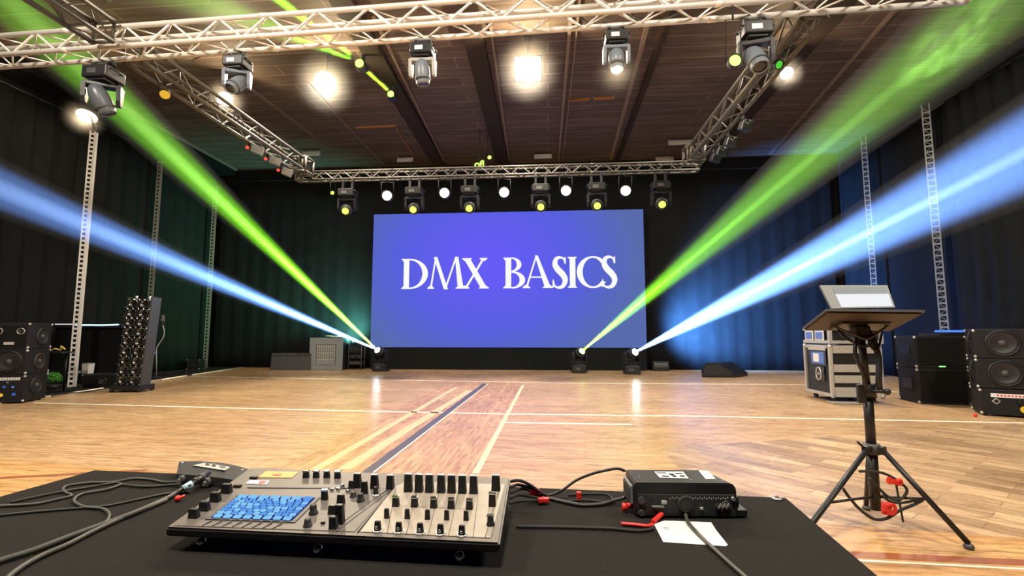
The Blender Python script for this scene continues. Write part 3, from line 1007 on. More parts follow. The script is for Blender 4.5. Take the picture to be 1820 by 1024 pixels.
# ------------------------------------------------------------------ ceiling lamps
LAMPS = []
def flood(px, py, label, r, square=False, z=ZC - .72, aim=None, lens='warm'):
    c = PZ(px, py, z)
    if aim is None: aim = EYE - c
    o = thing('ceiling_floodlight', label, 'floodlight', (c.x, c.y, ZC), 0, 'warm floodlights on the ceiling')
    k = Vector((0, 0, z - ZC)); aim = Vector(aim).normalized()
    T = Matrix.Translation(k) @ aim_matrix(aim).to_4x4()
    if square:
        R = aim_matrix(aim)
        mb = MB(); mb.box(k - aim * .08, (r * 2.3, r * 2.0, .14), rot=R, bev=.02); mb.build('housing', 'blackmatt', o)
        mb = MB(); mb.box(k + aim * .0, (r * 2.0, r * 1.7, .02), rot=R); mb.build('lens', lens, o)
    else:
        mb = MB(); mb.lathe([(0, -.22), (r * .6, -.22), (r * 1.05, -.1), (r * 1.1, .01), (r * 1.02, .01), (r, -.01)], T, 24); mb.build('housing', 'blackmatt', o)
        mb = MB(); mb.lathe([(0, .015), (r * .7, .01), (r, -.004), (0, -.01)], T, 24); mb.build('lens', lens, o)
    mb = MB(); mb.cyl((0, .05, -.0), k + Vector((0, .05, .04)), .018, seg=8); mb.box((0, .05, -.012), (.16, .16, .024)); mb.build('ceiling_mount', 'blackmatt', o)
    ld = bpy.data.lights.new('flood_lamp', 'SPOT'); ld.energy = 600; ld.color = (1, .80, .55); ld.spot_size = 2.0; ld.spot_blend = 1; ld.shadow_soft_size = .15
    lo = bpy.data.objects.new('flood_lamp', ld); COL.objects.link(lo)
    LAMPS.append((c + aim * .05, min(.8, r * 3.6), 'added haze ball for the bloom round the ' + label))
    pd = bpy.data.lights.new('flood_bulb', 'POINT'); pd.energy = 190 * (r / .2) ** 2; pd.color = (1, .74, .42); pd.shadow_soft_size = .05  # extra point lamp that lights the added bloom ball
    po = bpy.data.objects.new('flood_bulb', pd); COL.objects.link(po); po.location = c + aim * .09
    lo.location = c + aim * .06; lo.rotation_euler = aim.to_track_quat('-Z', 'Y').to_euler()
    return o


flood(578, 147, 'bright round floodlight on the ceiling left of the green laser', .215)
flood(938, 123, 'bright square floodlight on the ceiling in the middle of the photo', .265, True)
flood(400, 177, 'round floodlight on the ceiling seen through the left truss', .16)
flood(1398, 130, 'small oval floodlight on the ceiling right of the right truss', .12, aim=(-.35, -.8, -.5))
q = PZ(155, 205, 6.1)


# laser heads on the ceiling, and their beam
LZ = 6.95
l1, l2 = PZ(693, 165, LZ), PZ(637, 110, LZ)
for c, lab, r in ((l1, 'glowing green laser head on the ceiling, lower end of the thin beam', .075), (l2, 'glowing green laser head on the ceiling, crossed by the thin beam', .09)):
    o = thing('laser_projector', lab, 'laser', (c.x, c.y, ZC), 0, 'green laser heads on the ceiling')
    mb = MB(); mb.box((0, .20, LZ - ZC), (.20, .22, .14), bev=.02); mb.build('housing', 'black', o)
    mb = MB(); mb.box((0, .26, (LZ - ZC) / 2), (.06, .06, ZC - LZ)); mb.build('ceiling_mount', 'black', o)
    mb = MB(); mb.ball((0, .05, LZ - ZC), r, 16, (1, .5, 1)); mb.build('aperture', 'greenhot', o)
d12 = (l2 - l1)
beam('thin green laser beam between the two laser heads on the ceiling', l1 - Vector((0, .1, 0)), l2 + Vector((0, .15, 0)), GRN, GRN, 320000, 0, 3.2, 1, .5, ext=.97, r0=.05)
f2 = PZ(470, -20, LZ)
beam('green laser beam from the ceiling toward the top edge of the photo', l2 - Vector((0, .1, 0)), f2, GRN, GRN, 160000, 0, 4.5, 1, .5, ext=1.2, r0=.05)
f3 = PZ(330, -10, LZ - .3)
beam('faint broad green beam fading toward the upper left of the ceiling', l2 - Vector((.1, .1, 0)), f3, (.35, 1, .05), GRN, 16000, 0, 13, 1, 1, ext=1.3, r0=.03)

# little green laser figure and dot above the far truss
q = PY(852, 292, 13.9)
o = thing('green_light_sign', 'tiny green glowing letter marks above the middle of the far truss', 'sign', (q.x, 13.9, ZC))
text_mesh('letters', 'ofl', .30, Matrix.Translation((0, 0, q.z - ZC)) @ FRONT, 'greenhot', o, .004)
mb = MB(); mb.box((0, .03, q.z - ZC), (.42, .03, .04), bev=.01); mb.cyl((0, .03, q.z - ZC + .02), (0, .03, 0), .012, seg=6); mb.build('hanging_plate', 'blackmatt', o)
q = PY(870, 280, 13.9)
par_can(q, (0, -1, -.1), 'tiny bright green lamp hanging above the far truss', .055, 'greenhot', ZC - q.z)

# pale plates on the ceiling
for (px, py, w, lab) in ((553, 272, .62, 'pale vent plate on the ceiling near the left truss corner'), (720, 283, .56, 'pale vent plate on the ceiling above the left half of the screen'),
                         (965, 277, .60, 'pale vent plate on the ceiling above the middle of the screen'), (1209, 252, .74, 'larger pale vent plate beside the right truss'),
                         (1181, 281, .60, 'dim vent plate behind the right truss corner')):
    c = PZ(px, py, ZC - .13)
    o = thing('ceiling_vent', lab, 'vent', (c.x, c.y, ZC), 0, 'pale vent plates on the ceiling')
    mb = MB(); mb.box((0, 0, -.15), (w, .06, .15), rot=(-.35, 0, 0), bev=.008); mb.build('plate', 'palegrey', o)
    for sx in (-1, 1):
        mb = MB(); mb.cyl((sx * w * .35, .02, -.08), (sx * w * .35, .02, 0), .012, seg=6); mb.build('hanging_rod', 'blackmatt', o)

# cables slung along the front truss, and the hoist above it
def cable(name, label, pts, r, mat='cable', cat='cable', group=None, n=8, seg=8):
    pts = [Vector(p) for p in pts]
    org = pts[0].copy()
    mb = MB(); mb.tube(spline([p - org for p in pts], n), r, seg)
    o = mb.build(name, mat); o.location = org
    return tag(o, label, cat, group)


def fcab(pxs, off=-.06):
    out = []
    for x, y in pxs:
        b = front_pt(x, y, off)
        d = ray(x, y); t = (Vector((b.x, b.y, 0)) - EYE).dot(fn) / d.dot(fn)
        out.append(EYE + d * t)
    return out


cable('truss_cable', 'pale cable sagging below the front truss right of the warm lit head', fcab([(1118, 20), (1132, 34), (1150, 39), (1175, 36), (1195, 29), (1215, 18)], .36), .014, 'cablelight', group='cables on the front truss')
cable('truss_cable', 'pale cable looped under the front truss left of the warm lit head', fcab([(1025, 26), (1040, 36), (1062, 42), (1080, 36)], .36), .012, 'cablelight', group='cables on the front truss')
cable('truss_cable', 'thin dark cable hanging under the front truss near the white yoked head', fcab([(640, 62), (665, 72), (700, 72), (735, 66), (780, 62), (830, 66), (905, 60)], .36), .010, 'cable', group='cables on the front truss')
cable('truss_cable', 'thin pale cable drooping under the left part of the front truss', fcab([(305, 100), (320, 111), (336, 113), (345, 105), (370, 96)], .36), .009, 'cablelight', group='cables on the front truss')
c = front_pt(1081, 15, .145)
o = thing('truss_hoist', 'upright steel hoist tubes rising from the front truss to the ceiling', 'hoist', (c.x, c.y, ZT + .34))
for dx in (-.075, 0, .075):
    mb = MB(); mb.cyl((dx, 0, .04), (dx, 0, ZC - ZT - .34), .018, seg=8); mb.build('hanging_tube', 'alu', o)
mb = MB(); mb.box((0, 0, .02), (.26, .2, .05), bev=.01); mb.build('clamp_plate', 'grey', o)


# ------------------------------------------------------------------ perforated upright posts
def post(base, top, label, w, pitch, mat, group='perforated upright posts', solid=0.0, lamp=None):
    x, y = base
    o = thing('lattice_post', label, 'post', (x, y, 0), math.atan2(-(x), y), group)
    if solid:
        mb = MB(); mb.box((w / 2 - solid / 2, 0, top / 2), (solid, .05, top - .04)); mb.build('upright_channel', mat, o)
    mb = MB(); mb.box((-w / 2 + .014, 0, top / 2), (.028, .05, top)); mb.build('side_rail', mat, o)
    mb = MB(); mb.box((w / 2 - (.014 if not solid else solid - .0), 0, top / 2), (.028, .05, top)); mb.build('side_rail', mat, o)
    mb = MB(); n = int(top / pitch)
    for k in range(n):
        z = .06 + k * pitch
        if z < top - .05:
            mb.box(((-solid) / 2, 0, z), (w - solid, .035, pitch * (.42 if solid else .28)))
            if not solid:
                a, b = (-w / 2, w / 2) if k % 2 else (w / 2, -w / 2)
                mb.cyl((a, 0, z), (b, 0, z + pitch), .008, seg=5)
    g = mb.build('rungs', mat, o); g['kind'] = 'stuff'
    mb = MB(); mb.box((0, 0, .02), (w * 1.5, w * 1.1, .04), bev=.008); mb.build('base_plate', 'blackmatt', o)
    return o


post((-10.55, 9.95), 5.9, 'pale perforated post standing beside the left speaker stack', .155, .105, 'palegrey', solid=.06)
q = PX(272, 470, -12.1); post((-12.1, q.y), 6.6, 'dim perforated post against the left drape behind the black column', .14, .12, 'alushade', solid=.05)
post((-12.05, 16.05), 6.6, 'thin perforated post in the far left corner of the hall', .15, .12, 'alushade', solid=.05)
post((9.45, 12.3), 6.95, 'silver lattice post nearest on the right, behind the black cabinets', .17, .145, 'grey')
post((9.40, 14.6), 7.1, 'thinner looking lattice post farther back on the right, behind the tablet', .15, .145, 'grey')
# warm lamp on top of the left post
q = PY(155, 205, 9.95)
o = par_can(q, (.15, -.45, -1), 'oval warm lamp glowing at the top of the pale left post', .19, 'warm', .2)
for ch in o.children: ch.location = (0, 0, 0)
mb = MB(); mb.cyl((0, 0, 0), Vector((-10.55, 9.95, 5.96)) - Vector(o.location), .025, seg=8); mb.build('hanging_arm', 'blackmatt', o)

def bulb(c, power):
    pd = bpy.data.lights.new('lamp_bulb', 'POINT'); pd.energy = power; pd.color = (1, .74, .42); pd.shadow_soft_size = .04  # extra point lamp for the added bloom ball at this lens
    po = bpy.data.objects.new('lamp_bulb', pd); COL.objects.link(po); po.location = c


q = PY(155, 205, 9.95)
bulb(q + Vector((.02, -.10, -.13)), 70)
LAMPS.append((q + Vector((.02, -.08, -.1)), .5, 'added haze ball for the bloom round the oval lamp on the pale left post'))
LAMPS.append((HEADWARM, .38, 'added haze ball for the bloom round the warm lens of the hanging head'))
bulb(HEADWARM, 22)

# cloud of smoke in the green beam, upper right
mm = haze_material('smoke', .10, 8.0, 2.6)
M['smoke'] = mm
c = PY(1715, 58, 7.2)
mb = MB(); mb.ball((0, 0, 0), 1.0, 20)
o = mb.build('smoke_cloud', 'smoke'); o.location = c; o.scale = (1.35, .8, .55)
o.rotation_euler = (0, -.75, 0)
tag(o, 'drifting smoke cloud lit green at the upper right end of the beam', 'smoke', kind='stuff')
# ------------------------------------------------------------------ loudspeakers and cases on the floor
def cabinet(loc, rot, w, d, h, label, name='loudspeaker', cat='speaker', group=None, taper=None, mat='cabinet'):
    """a box whose front face looks to local -y; origin bottom centre"""
    o = thing(name, label, cat, loc, rot, group)
    mb = MB(); mb.box((0, 0, h / 2), (w, d, h), bev=.012, taper=taper); body = mb.build('cabinet', mat, o)
    return o, body


def corners(o, w, d, h, r=.024, mat='steel'):
    for sx in (-1, 1):
        for sy in (-1, 1):
            for z in (r, h - r):
                mb = MB(); mb.ball((sx * (w / 2 - r * .3), sy * (d / 2 - r * .3), z), r, 8); mb.build('corner_cap', mat, o)


def woofer(o, c, r, face='front', ring='black'):
    c = Vector(c)
    dr = {'front': Vector((0, -1, 0)), 'right': Vector((1, 0, 0)), 'left': Vector((-1, 0, 0))}[face]
    T = Matrix.Translation(c) @ aim_matrix(dr).to_4x4()
    mb = MB(); mb.lathe([(r * 1.18, 0), (r * 1.18, .018), (r * 1.02, .024), (r, .004)], T, 28); p = mb.build('woofer', ring, o)
    mb = MB(); mb.lathe([(r, .004), (r * .93, .014), (r * .84, .004), (r * .3, .002)], T, 28); mb.build('cone', 'cone', p)
    mb = MB(); mb.lathe([(r * .3, .002), (r * .25, .02), (r * .12, .034), (0, .038)], T, 20); mb.build('dust_cap', 'dark', p)
    return p


def yaw_of(a, b):
    return math.atan2(b.y - a.y, b.x - a.x)


# --- stack at the left edge
SA = PZ(40, 717, 0); rotL = .36
def stack_loc(front_right, w, d, rot, z):
    R = Matrix.Rotation(rot, 3, 'Z')
    return Vector((front_right.x, front_right.y, 0)) + R @ Vector((-w / 2, d / 2, 0)) + Vector((0, 0, z))


w, d = .66, .62
o, b = cabinet(stack_loc(SA, w, d, rotL, .02), rotL, w, d, .47, 'black amplifier cabinet with blue and amber lights, bottom of the left stack', 'amplifier_cabinet', 'amplifier', 'cabinets of the left stack')
corners(o, w, d, .47)
for sx in (-1, 1):
    for sy in (-1, 1):
        mb = MB(); mb.cyl((sx * .25, sy * .26, -.02), (sx * .25, sy * .26, .005), .03, seg=8); mb.build('rubber_foot', 'rubber', o)
mb = MB(); mb.box((.0, -d / 2 - .004, .30), (.62, .008, .28), bev=.003); fp = mb.build('control_panel', 'black', o)
mb = MB(); mb.box((.02, -d / 2 - .010, .405), (.50, .006, .045)); lb = mb.build('label_strip', 'whiteprint', o)
mb = MB()
for k in range(13): mb.box((-.2 + .037 * k, -d / 2 - .0145, .405), (.02, .003, .018))
mb.build('printed_marks', 'dark', lb)
for (x, z, sz, mt, nm) in ((.06, .27, .04, 'bluedim', 'blue_light'), (.18, .265, .03, 'blueled', 'blue_light'), (.02, .13, .06, 'amberled', 'amber_light'), (.2, .14, .05, 'bluedim', 'blue_light'), (-.2, .22, .04, 'bluedim', 'blue_light'), (.10, .345, .028, 'steel', 'knob')):
    mb = MB(); mb.cyl((x, -d / 2 - .004, z), (x, -d / 2 - .022, z), sz / 2, seg=14); mb.build(nm, mt, o)
woofer(o, (w / 2, 0, .27), .13, 'right')

o, b = cabinet(stack_loc(SA, w, d, rotL, .495), rotL, w, d, .44, 'black loudspeaker with one round woofer, middle of the left stack', group='cabinets of the left stack')
corners(o, w, d, .44)
woofer(o, (.08, -d / 2, .23), .165)
woofer(o, (w / 2, .02, .22), .12, 'right', 'brownply')
mb = MB(); mb.box((-.26, -d / 2 - .005, .24), (.06, .008, .22)); mb.build('label_plate', 'palegrey', o)
o, b = cabinet(stack_loc(SA, w, d, rotL, .94), rotL, w, d, .46, 'black loudspeaker with two small tweeters, top of the left stack', group='cabinets of the left stack')
corners(o, w, d, .46)
for x in (-.14, .17):
    p = woofer(o, (x + .05, -d / 2 - .010, .31), .05, 'front', 'steel')
mb = MB(); mb.box((.06, -d / 2 - .005, .10), (.15, .006, .045)); mb.build('maker_plate', 'whiteprint', o)
mb = MB(); mb.box((0, -d / 2 - .004, .22), (.58, .008, .36), bev=.004); mb.build('front_grille', 'grillecloth', o)
woofer(o, (w / 2, .04, .22), .13, 'right')

# --- tall lamp column
TB = PZ(211, 699, 0)
o = thing('lamp_column', 'tall black column of nine stacked lamp rows leaning slightly, on the wood floor', 'lamp column', (TB.x, TB.y + .3, 0), .10)
TL = Euler((-.035, .035, 0)).to_matrix()
mb = MB(); mb.box((0, .02, .09), (.64, .42, .10), bev=.02); bp = mb.build('base_plate', 'black', o)
for sx in (-1, 1):
    for sy in (-1, 1):
        mb = MB(); mb.cyl((sx * .28 - .025, sy * .18 + .02, .045), (sx * .28 + .025, sy * .18 + .02, .045), .045, seg=12); mb.build('caster', 'rubber', bp)
mb = MB(); mb.prism([TL @ Vector(p) for p in ((.245, -.14, .14), (.28, -.14, .14), (.28, -.14, 2.0), (.245, -.14, 2.0))], TL @ Vector((0, .27, 0))); mb.build('side_panel', 'dark', o)
mb = MB(); mb.prism([TL @ Vector(p) for p in ((-.275, -.1, .14), (-.25, -.1, .14), (-.25, -.1, 1.98), (-.275, -.1, 1.98))], TL @ Vector((0, .22, 0))); mb.build('side_panel', 'blackmatt', o)
mb = MB(); mb.box(TL @ Vector((0, .14, 1.06)), (.48, .05, 1.84), rot=TL); mb.build('back_panel', 'blackmatt', o)
for r in range(9):
    z = .245 + r * .2
    mb = MB()
    mb.box(TL @ Vector((0, .0, z)), (.48, .22, .165), rot=TL, bev=.02)
    md = mb.build('lamp_row', 'black', o)
    for x in (-.12, .12):
        T = Matrix.Translation(TL @ Vector((x, -.11, z))) @ TL.to_4x4() @ aim_matrix((0, -1, 0)).to_4x4()
        mb = MB(); mb.lathe([(.095, 0), (.098, .03), (.085, .035), (.075, .01), (.03, -.0), (0, .002)], T, 16); mb.build('reflector', 'darkchrome', md)
    mb = MB()
    for k in range(5):
        mb.box(TL @ Vector((-.24 + .12 * k, -.135, z - .085)), (.05, .02, .014), rot=TL)
        mb.cyl(TL @ Vector((-.22 + .11 * k, -.12, z + .08)), TL @ Vector((-.20 + .11 * k, -.15, z + .085)), .009, seg=6)
    mb.build('fittings', 'steel', md)
for x in (-.16, .12):
    mb = MB(); mb.cyl(TL @ Vector((x, 0, 1.93)), TL @ Vector((x, 0, 2.02)), .03, seg=10); mb.build('hanging_pin', 'steel', o)

# --- dark counter with the light strip, far left
q0, q1 = PY(92, 578, 10.7), PY(212, 578, 10.7)
zt = q0.z - .03
o = thing('draped_counter', 'tall black draped counter behind the pale left post', 'counter', ((q0.x + q1.x) / 2, 11.05, .012))
wc = q1.x - q0.x
mb = MB(); mb.box((0, 0, zt - .03), (wc + .1, .66, .04), bev=.008); mb.build('counter_top', 'black', o)
mb = MB(); mb.box((0, .02, (zt - .05) / 2), (wc, .55, zt - .05)); mb.build('skirt', 'drape', o)
o = thing('light_strip', 'white blue light strip along the edge of the dark counter at left', 'light strip', ((q0.x + q1.x) / 2, 10.72, zt + .03))
mb = MB(); mb.box((0, .05, .012), (wc, .05, .045), bev=.005); mb.build('holder', 'black', o)
mb = MB(); mb.box((-wc * .34, .012, .022), (wc * .26, .02, .02)); mb.build('light_tube', 'whitescreen', o)
mb = MB(); mb.tube(spline([(-wc * .18, .012, .012), (-wc * .1, .012, 0.0), (0, .012, .004), (wc * .2, .012, .0), (wc * .36, .012, .006), (wc * .47, .012, .012)]), .016, 8); mb.build('light_tube', 'cyanled', o)

# yellow cables on the stack side, small plant, stage box with a cup on it
a, b_ = PY(92, 622, 9.3), PY(117, 610, 9.3)
o = thing('cable_shelf', 'small dark shelf stand behind the left stack with yellow cable on it', 'shelf', ((a.x + b_.x) / 2, 9.35, .012))
hh = a.z - .05
mb = MB(); mb.box((0, 0, hh - .015), (.34, .3, .03)); mb.build('shelf_board', 'black', o)
mb = MB(); mb.cyl((0, .13, 0), (0, .13, hh - .03), .018, seg=10); mb.build('post', 'black', o)
zz = hh + .012 + .014
cable('cable_coil', 'short yellow cable lying on the small shelf behind the left stack', [(a.x + .02, 9.28, zz), (a.x + .12, 9.25, zz + .05), (a.x + .2, 9.3, zz + .02), (b_.x - .06, 9.26, zz + .10), (b_.x, 9.3, zz + .03)], .014, 'yellow', 'cable')
pb = PZ(98, 692, .012)
o = thing('green_plant', 'small round green bush on the floor between left stack and pale post', 'plant', (pb.x - .08, pb.y + .0, .012))
mb = MB(); mb.lathe([(0, 0), (.09, 0), (.11, .10), (.10, .10), (.09, .08), (0, .08)], None, 14); mb.build('pot', 'blackmatt', o)
mb = MB(); rnd = random.Random(4)
for k in range(420):
    u, v = rnd.uniform(0, 6.283), rnd.uniform(-.35, 1); rr = rnd.uniform(.12, .17)
    c = Vector((math.cos(u) * math.sqrt(max(0, 1 - v * v)) * rr, math.sin(u) * math.sqrt(max(0, 1 - v * v)) * rr, .21 + v * rr))
    n_ = Vector((c.x, c.y, c.z - .21)).normalized(); t1 = n_.cross(Vector((rnd.random(), rnd.random(), rnd.random()))).normalized(); t2 = n_.cross(t1)
    s_ = rnd.uniform(.014, .026)
    mb.poly([c - t1 * s_, c - t2 * s_ * .5 + n_ * .006, c + t1 * s_, c + t2 * s_ * .5 + n_ * .006])
fo = mb.build('foliage', 'green', o, normals=False); fo['kind'] = 'stuff'
sb = PZ(165, 690, .012)
o, b = cabinet((sb.x + .14, sb.y + .25, .012), .12, .80, .5, .30, 'low black stage monitor on the floor right of the pale post', 'stage_monitor', 'speaker')
mb = MB(); mb.box((0, -.252, .15), (.7, .008, .22), bev=.003); mb.build('front_grille', 'grillecloth', o)
woofer(o, (.05, -.256, .16), .075)
corners(o, .80, .5, .30, .018)
p = PY(156, 662, sb.y + .2)
o = thing('paper_cup', 'pale square cup standing on the low stage monitor', 'cup', (p.x, sb.y + .2, .313))
mb = MB(); mb.box((0, 0, .11), (.14, .14, .22), taper=(1.12, 1.12)); mb.build('cup_body', 'palegrey', o)
mb = MB(); mb.box((0, 0, .225), (.165, .165, .014), bev=.004); mb.build('lid', 'grey', o)
o = thing('folded_cloth', 'small pale folded cloth on the left end of the low stage monitor', 'cloth', (p.x - .28, sb.y + .18, .313), .3)
mb = MB(); mb.box((0, 0, .018), (.22, .16, .034), bev=.012); mb.box((.02, .01, .045), (.17, .13, .02), rot=(0, .06, .2), bev=.008); mb.build('cloth_layers', 'palegrey', o)

# microphone stand behind the column
mp_ = PZ(278, 672, .012)
o = thing('microphone_stand', 'thin stand with curved gooseneck arm behind the black column', 'stand', (mp_.x, mp_.y, .012))
g = lambda x, y: PY(x, y, mp_.y) - Vector((mp_.x, mp_.y, .012))
mb = MB(); mb.cyl((0, 0, 0), (0, 0, .03), .14, .12, seg=20); mb.build('base', 'blackmatt', o)
mb = MB(); mb.cyl((0, 0, .03), g(278, 620), .012, seg=8); mb.build('pole', 'palegrey', o)
mb = MB(); mb.tube(spline([g(278, 620), g(282, 612), g(290, 600), g(292, 588), g(289, 578)]), .012, 8); mb.build('gooseneck', 'palegrey', o)
mb = MB(); mb.ball(g(289, 570), .07, 12, (1, 1, .8)); mb.cyl(g(289, 578), g(290, 560), .03, .05, seg=10); mb.build('lamp_head', 'dark', o)
mb = MB(); mb.box(g(270, 627), (.10, .08, .12), bev=.01); mb.cyl(g(270, 627), g(278, 627), .01, seg=6); mb.build('control_box', 'blueled', o)

# cables and mat on the carpet at left
def fl(pts, z): return [PZ(x, y, z) for x, y in pts]


cable('floor_cable', 'black cable snaking over the carpet edge behind the black column', fl([(262, 668), (290, 664), (315, 661), (328, 662), (334, 667), (345, 664)], .028), .016, 'rubber', group='black cables on the carpet')
cable('floor_cable', 'black cable running along the carpet in front of the pale post', fl([(92, 703), (120, 699), (150, 697), (180, 692), (196, 690)], .024), .012, 'rubber', group='black cables on the carpet')
# dim case by the left drape
cb = PZ(424, 649, .012)
o, b = cabinet((cb.x - .0, 15.5, .012), .1, .42, .3, .34, 'dim dark case standing against the far left drape', 'equipment_case', 'case', mat='cabinet')
corners(o, .42, .3, .34, .02)

# --- grey amplifier, black case, gear rack left of the screen
AB = PZ(549, 658, 0); AR = PZ(604, 659, 0)
wa = (AR - AB).length; ha = PY(576, 600, AB.y).z
o = thing('amplifier_cabinet', 'grey amplifier cabinet with a dark grille left of the screen', 'amplifier', ((AB.x + AR.x) / 2, AB.y + .30, 0), .03)
mb = MB(); mb.box((0, .0, ha / 2), (wa, .6, ha), bev=.015); mb.build('cabinet', 'black', o)
mb = MB(); mb.box((0, -.306, ha / 2), (wa * .99, .02, ha * .98), bev=.006); mb.build('front_board', 'grey', o)
gw, gh = wa * .58, ha * .62
mb = MB(); mb.box((.0, -.319, ha * .48), (gw, .012, gh)); gp = mb.build('grille', 'blackmatt', o)
mb = MB()
for k in range(14): mb.box((0, -.328, ha * .48 - gh / 2 + gh * (k + .5) / 14), (gw * .94, .006, .018))
for k in range(9): mb.box((-gw / 2 + gw * (k + .5) / 9, -.327, ha * .48), (.012, .005, gh * .95))
mb.build('grille_bars', 'palegrey', gp)
o2 = thing('cable_pile', 'silvery heap of cable and fittings on top of the grey amplifier cabinet', 'cable', ((AB.x + AR.x) / 2 + .16, AB.y + .25, ha + .004))
mb = MB(); rnd = random.Random(9)
for k in range(9):
    mb.torus((rnd.uniform(-.22, .22), rnd.uniform(-.08, .08), .022 + .012 * (k % 3)), rnd.uniform(.08, .14), .014, (0, 0, 1), 16, 6)
mb.build('coils', 'white', o2)
mb = MB(); mb.box((.28, 0, .05), (.12, .16, .09), bev=.01); mb.build('connector_block', 'grey', o2)
RB = PZ(626, 655, 0)
hr = PY(626, 603, 15.9).z
o = thing('gear_rack', 'small open rack of shiny gear between the grey cabinet and the left moving head', 'rack', (AR.x + .34, 16.0, 0))
for sx in (-1, 1):
    for sy in (-1, 1):
        mb = MB(); mb.cyl((sx * .22, sy * .15, 0), (sx * .22, sy * .15, hr), .016, seg=8); mb.build('upright', 'dark', o)
for k in range(4):
    z = .16 + k * (hr - .2) / 4
    mb = MB(); mb.box((0, 0, z + .07), (.40, .28, .14), bev=.01); u_ = mb.build('rack_unit', 'black', o)
    mb = MB()
    for j in range(5): mb.cyl((-.15 + .075 * j, -.14, z + .07), (-.15 + .075 * j, -.165, z + .07), .022, seg=8)
    mb.build('knobs', 'chrome', u_)
KB = PZ(480, 658, 0); KR = PZ(547, 659, 0); wk = (KR - KB).length; hk = PY(512, 628, KB.y).z
o = thing('floor_case', 'long low black case with studded lid left of the grey cabinet', 'case', ((KB.x + KR.x) / 2, KB.y + .30, 0), .02)
mb = MB(); mb.box((0, 0, hk * .42), (wk, .6, hk * .84), bev=.015, taper=(.97, .97)); mb.build('case_body', 'dark', o)
mb = MB(); mb.box((0, 0, hk * .92), (wk * .97, .58, hk * .16), bev=.012); ld_ = mb.build('lid', 'blackmatt', o)
mb = MB()
for k in range(22): mb.ball((-wk * .46 + wk * .92 * k / 21, -.292, hk * .93), .014, 6)
mb.build('studs', 'steel', ld_)

# --- right of the screen: small box and wedge monitor
q = PZ(1164, 656, 0)
o = thing('power_box', 'small black box on the floor right of the blue beam lamp', 'box', (q.x, 16.25, 0))
mb = MB(); mb.box((0, 0, .16), (.52, .3, .30), bev=.015); mb.build('box_body', 'black', o)
mb = MB(); mb.box((0, -.154, .2), (.44, .01, .15)); cp = mb.build('connector_panel', 'dark', o)
mb = MB()
for k in range(6): mb.cyl((-.18 + .07 * k, -.158, .22), (-.18 + .07 * k, -.17, .22), .018, seg=8)
mb.build('connectors', 'steel', cp)
W0, W1, W2 = PZ(1248, 671, 0), PZ(1312, 672, 0), PZ(1328, 668, 0)
zp = lambda x, y, yy: PY(x, y, yy).z
y0 = W0.y
o = thing('wedge_monitor', 'black wedge floor monitor right of the blue beam lamp', 'speaker', (W0.x, W0.y, 0))
hw = zp(1257, 645, y0)
wl = W1.x - W0.x; wl2 = PZ(1328, 668, 0).x - W0.x
mb = MB(); mb.prism([(0, 0, .0), (wl, 0, 0), (wl, 0, .10), (.55 * wl, 0, hw * .98), (.13 * wl, 0, hw), (-.02, 0, hw * .5)], (wl2 - wl, .62, 0)); mb.build('cabinet', 'black', o)
mb = MB(); mb.prism([(.07 * wl, -.008, .05), (.86 * wl, -.008, .05), (.86 * wl, -.008, .16), (.5 * wl, -.008, hw * .88), (.15 * wl, -.008, hw * .88), (.05 * wl, -.008, hw * .5)], (0, .006, 0)); mb.build('front_grille', 'blackmatt', o)

# --- road case with the small case on top
CFL, CFR, CBL = PZ(1481, 716, 0), PZ(1569, 717, 0), PZ(1423, 706, 0)
wf = CFR.x - CFL.x; df = .86
hc = zp(1481, 614, CFL.y)
o = thing('road_case', 'large black road case with worn silver edges behind the tripod stand', 'road case', (CFL.x, CFL.y, 0), -.02)
zb = .10
mb = MB(); mb.box((wf / 2, df / 2, (zb + hc) / 2), (wf - .02, df - .02, hc - zb - .02)); mb.build('case_body', 'crateblack', o)
e = .055
for (c, s) in (((0, 0, 0), 1), ((wf, 0, 0), 1), ((0, df, 0), 1), ((wf, df, 0), 1)):
    mb = MB(); mb.box((c[0], c[1], (zb + hc) / 2), (e, e, hc - zb), bev=.006); mb.build('edge_profile', 'edging', o)
for z in (zb + e / 2, hc - e / 2):
    for (a, b_) in (((0, 0), (wf, 0)), ((0, 0), (0, df)), ((wf, 0), (wf, df)), ((0, df), (wf, df))):
        c = ((a[0] + b_[0]) / 2, (a[1] + b_[1]) / 2, z); s = (abs(b_[0] - a[0]) + e * .9, abs(b_[1] - a[1]) + e * .9, e)
        mb = MB(); mb.box(c, s, bev=.006); mb.build('edge_profile', 'edging', o)
H = hc - zb
for z, t in ((zb + H * .555, .135), (zb + H * .345, .135), (zb + .11, .12), (hc - .09, .10)):
    mb = MB(); mb.box((wf / 2, -.012, z), (wf - .07, .022, t), bev=.005); mb.build('alloy_strip', 'edging', o)
mb = MB(); mb.box((-.012, df * .45, zb + H * .74), (.012, df * .62, .27), bev=.004); pl_ = mb.build('picture_label', 'dark', o)
M['bluelabel'] = surf('blue_print', (.10, .19, .55), .5, var=.7, scale=22)
mb = MB(); mb.box((-.02, df * .45, zb + H * .74), (.006, df * .5, .21)); mb.build('blue_print', 'bluelabel', pl_)
mb = MB(); mb.box((-.026, df * .5, zb + H * .74), (.006, df * .22, .15)); mb.build('white_figure', 'whiteprint', pl_)
mb = MB(); mb.box((-.012, df * .42, zb + H * .42), (.014, .30, .26), bev=.004); la = mb.build('latch_plate', 'dark', o)
mb = MB(); mb.torus((-.03, df * .42, zb + H * .42), .085, .016, (1, 0, 0), 20, 6, 1.35); mb.box((-.028, df * .42, zb + H * .42), (.02, .10, .05), bev=.006); mb.build('latch_handle', 'steel', la)
mb = MB(); mb.box((-.03, df * .45, hc - .06), (.012, df * .7, .07)); mb.build('name_strip', 'palegrey', o)
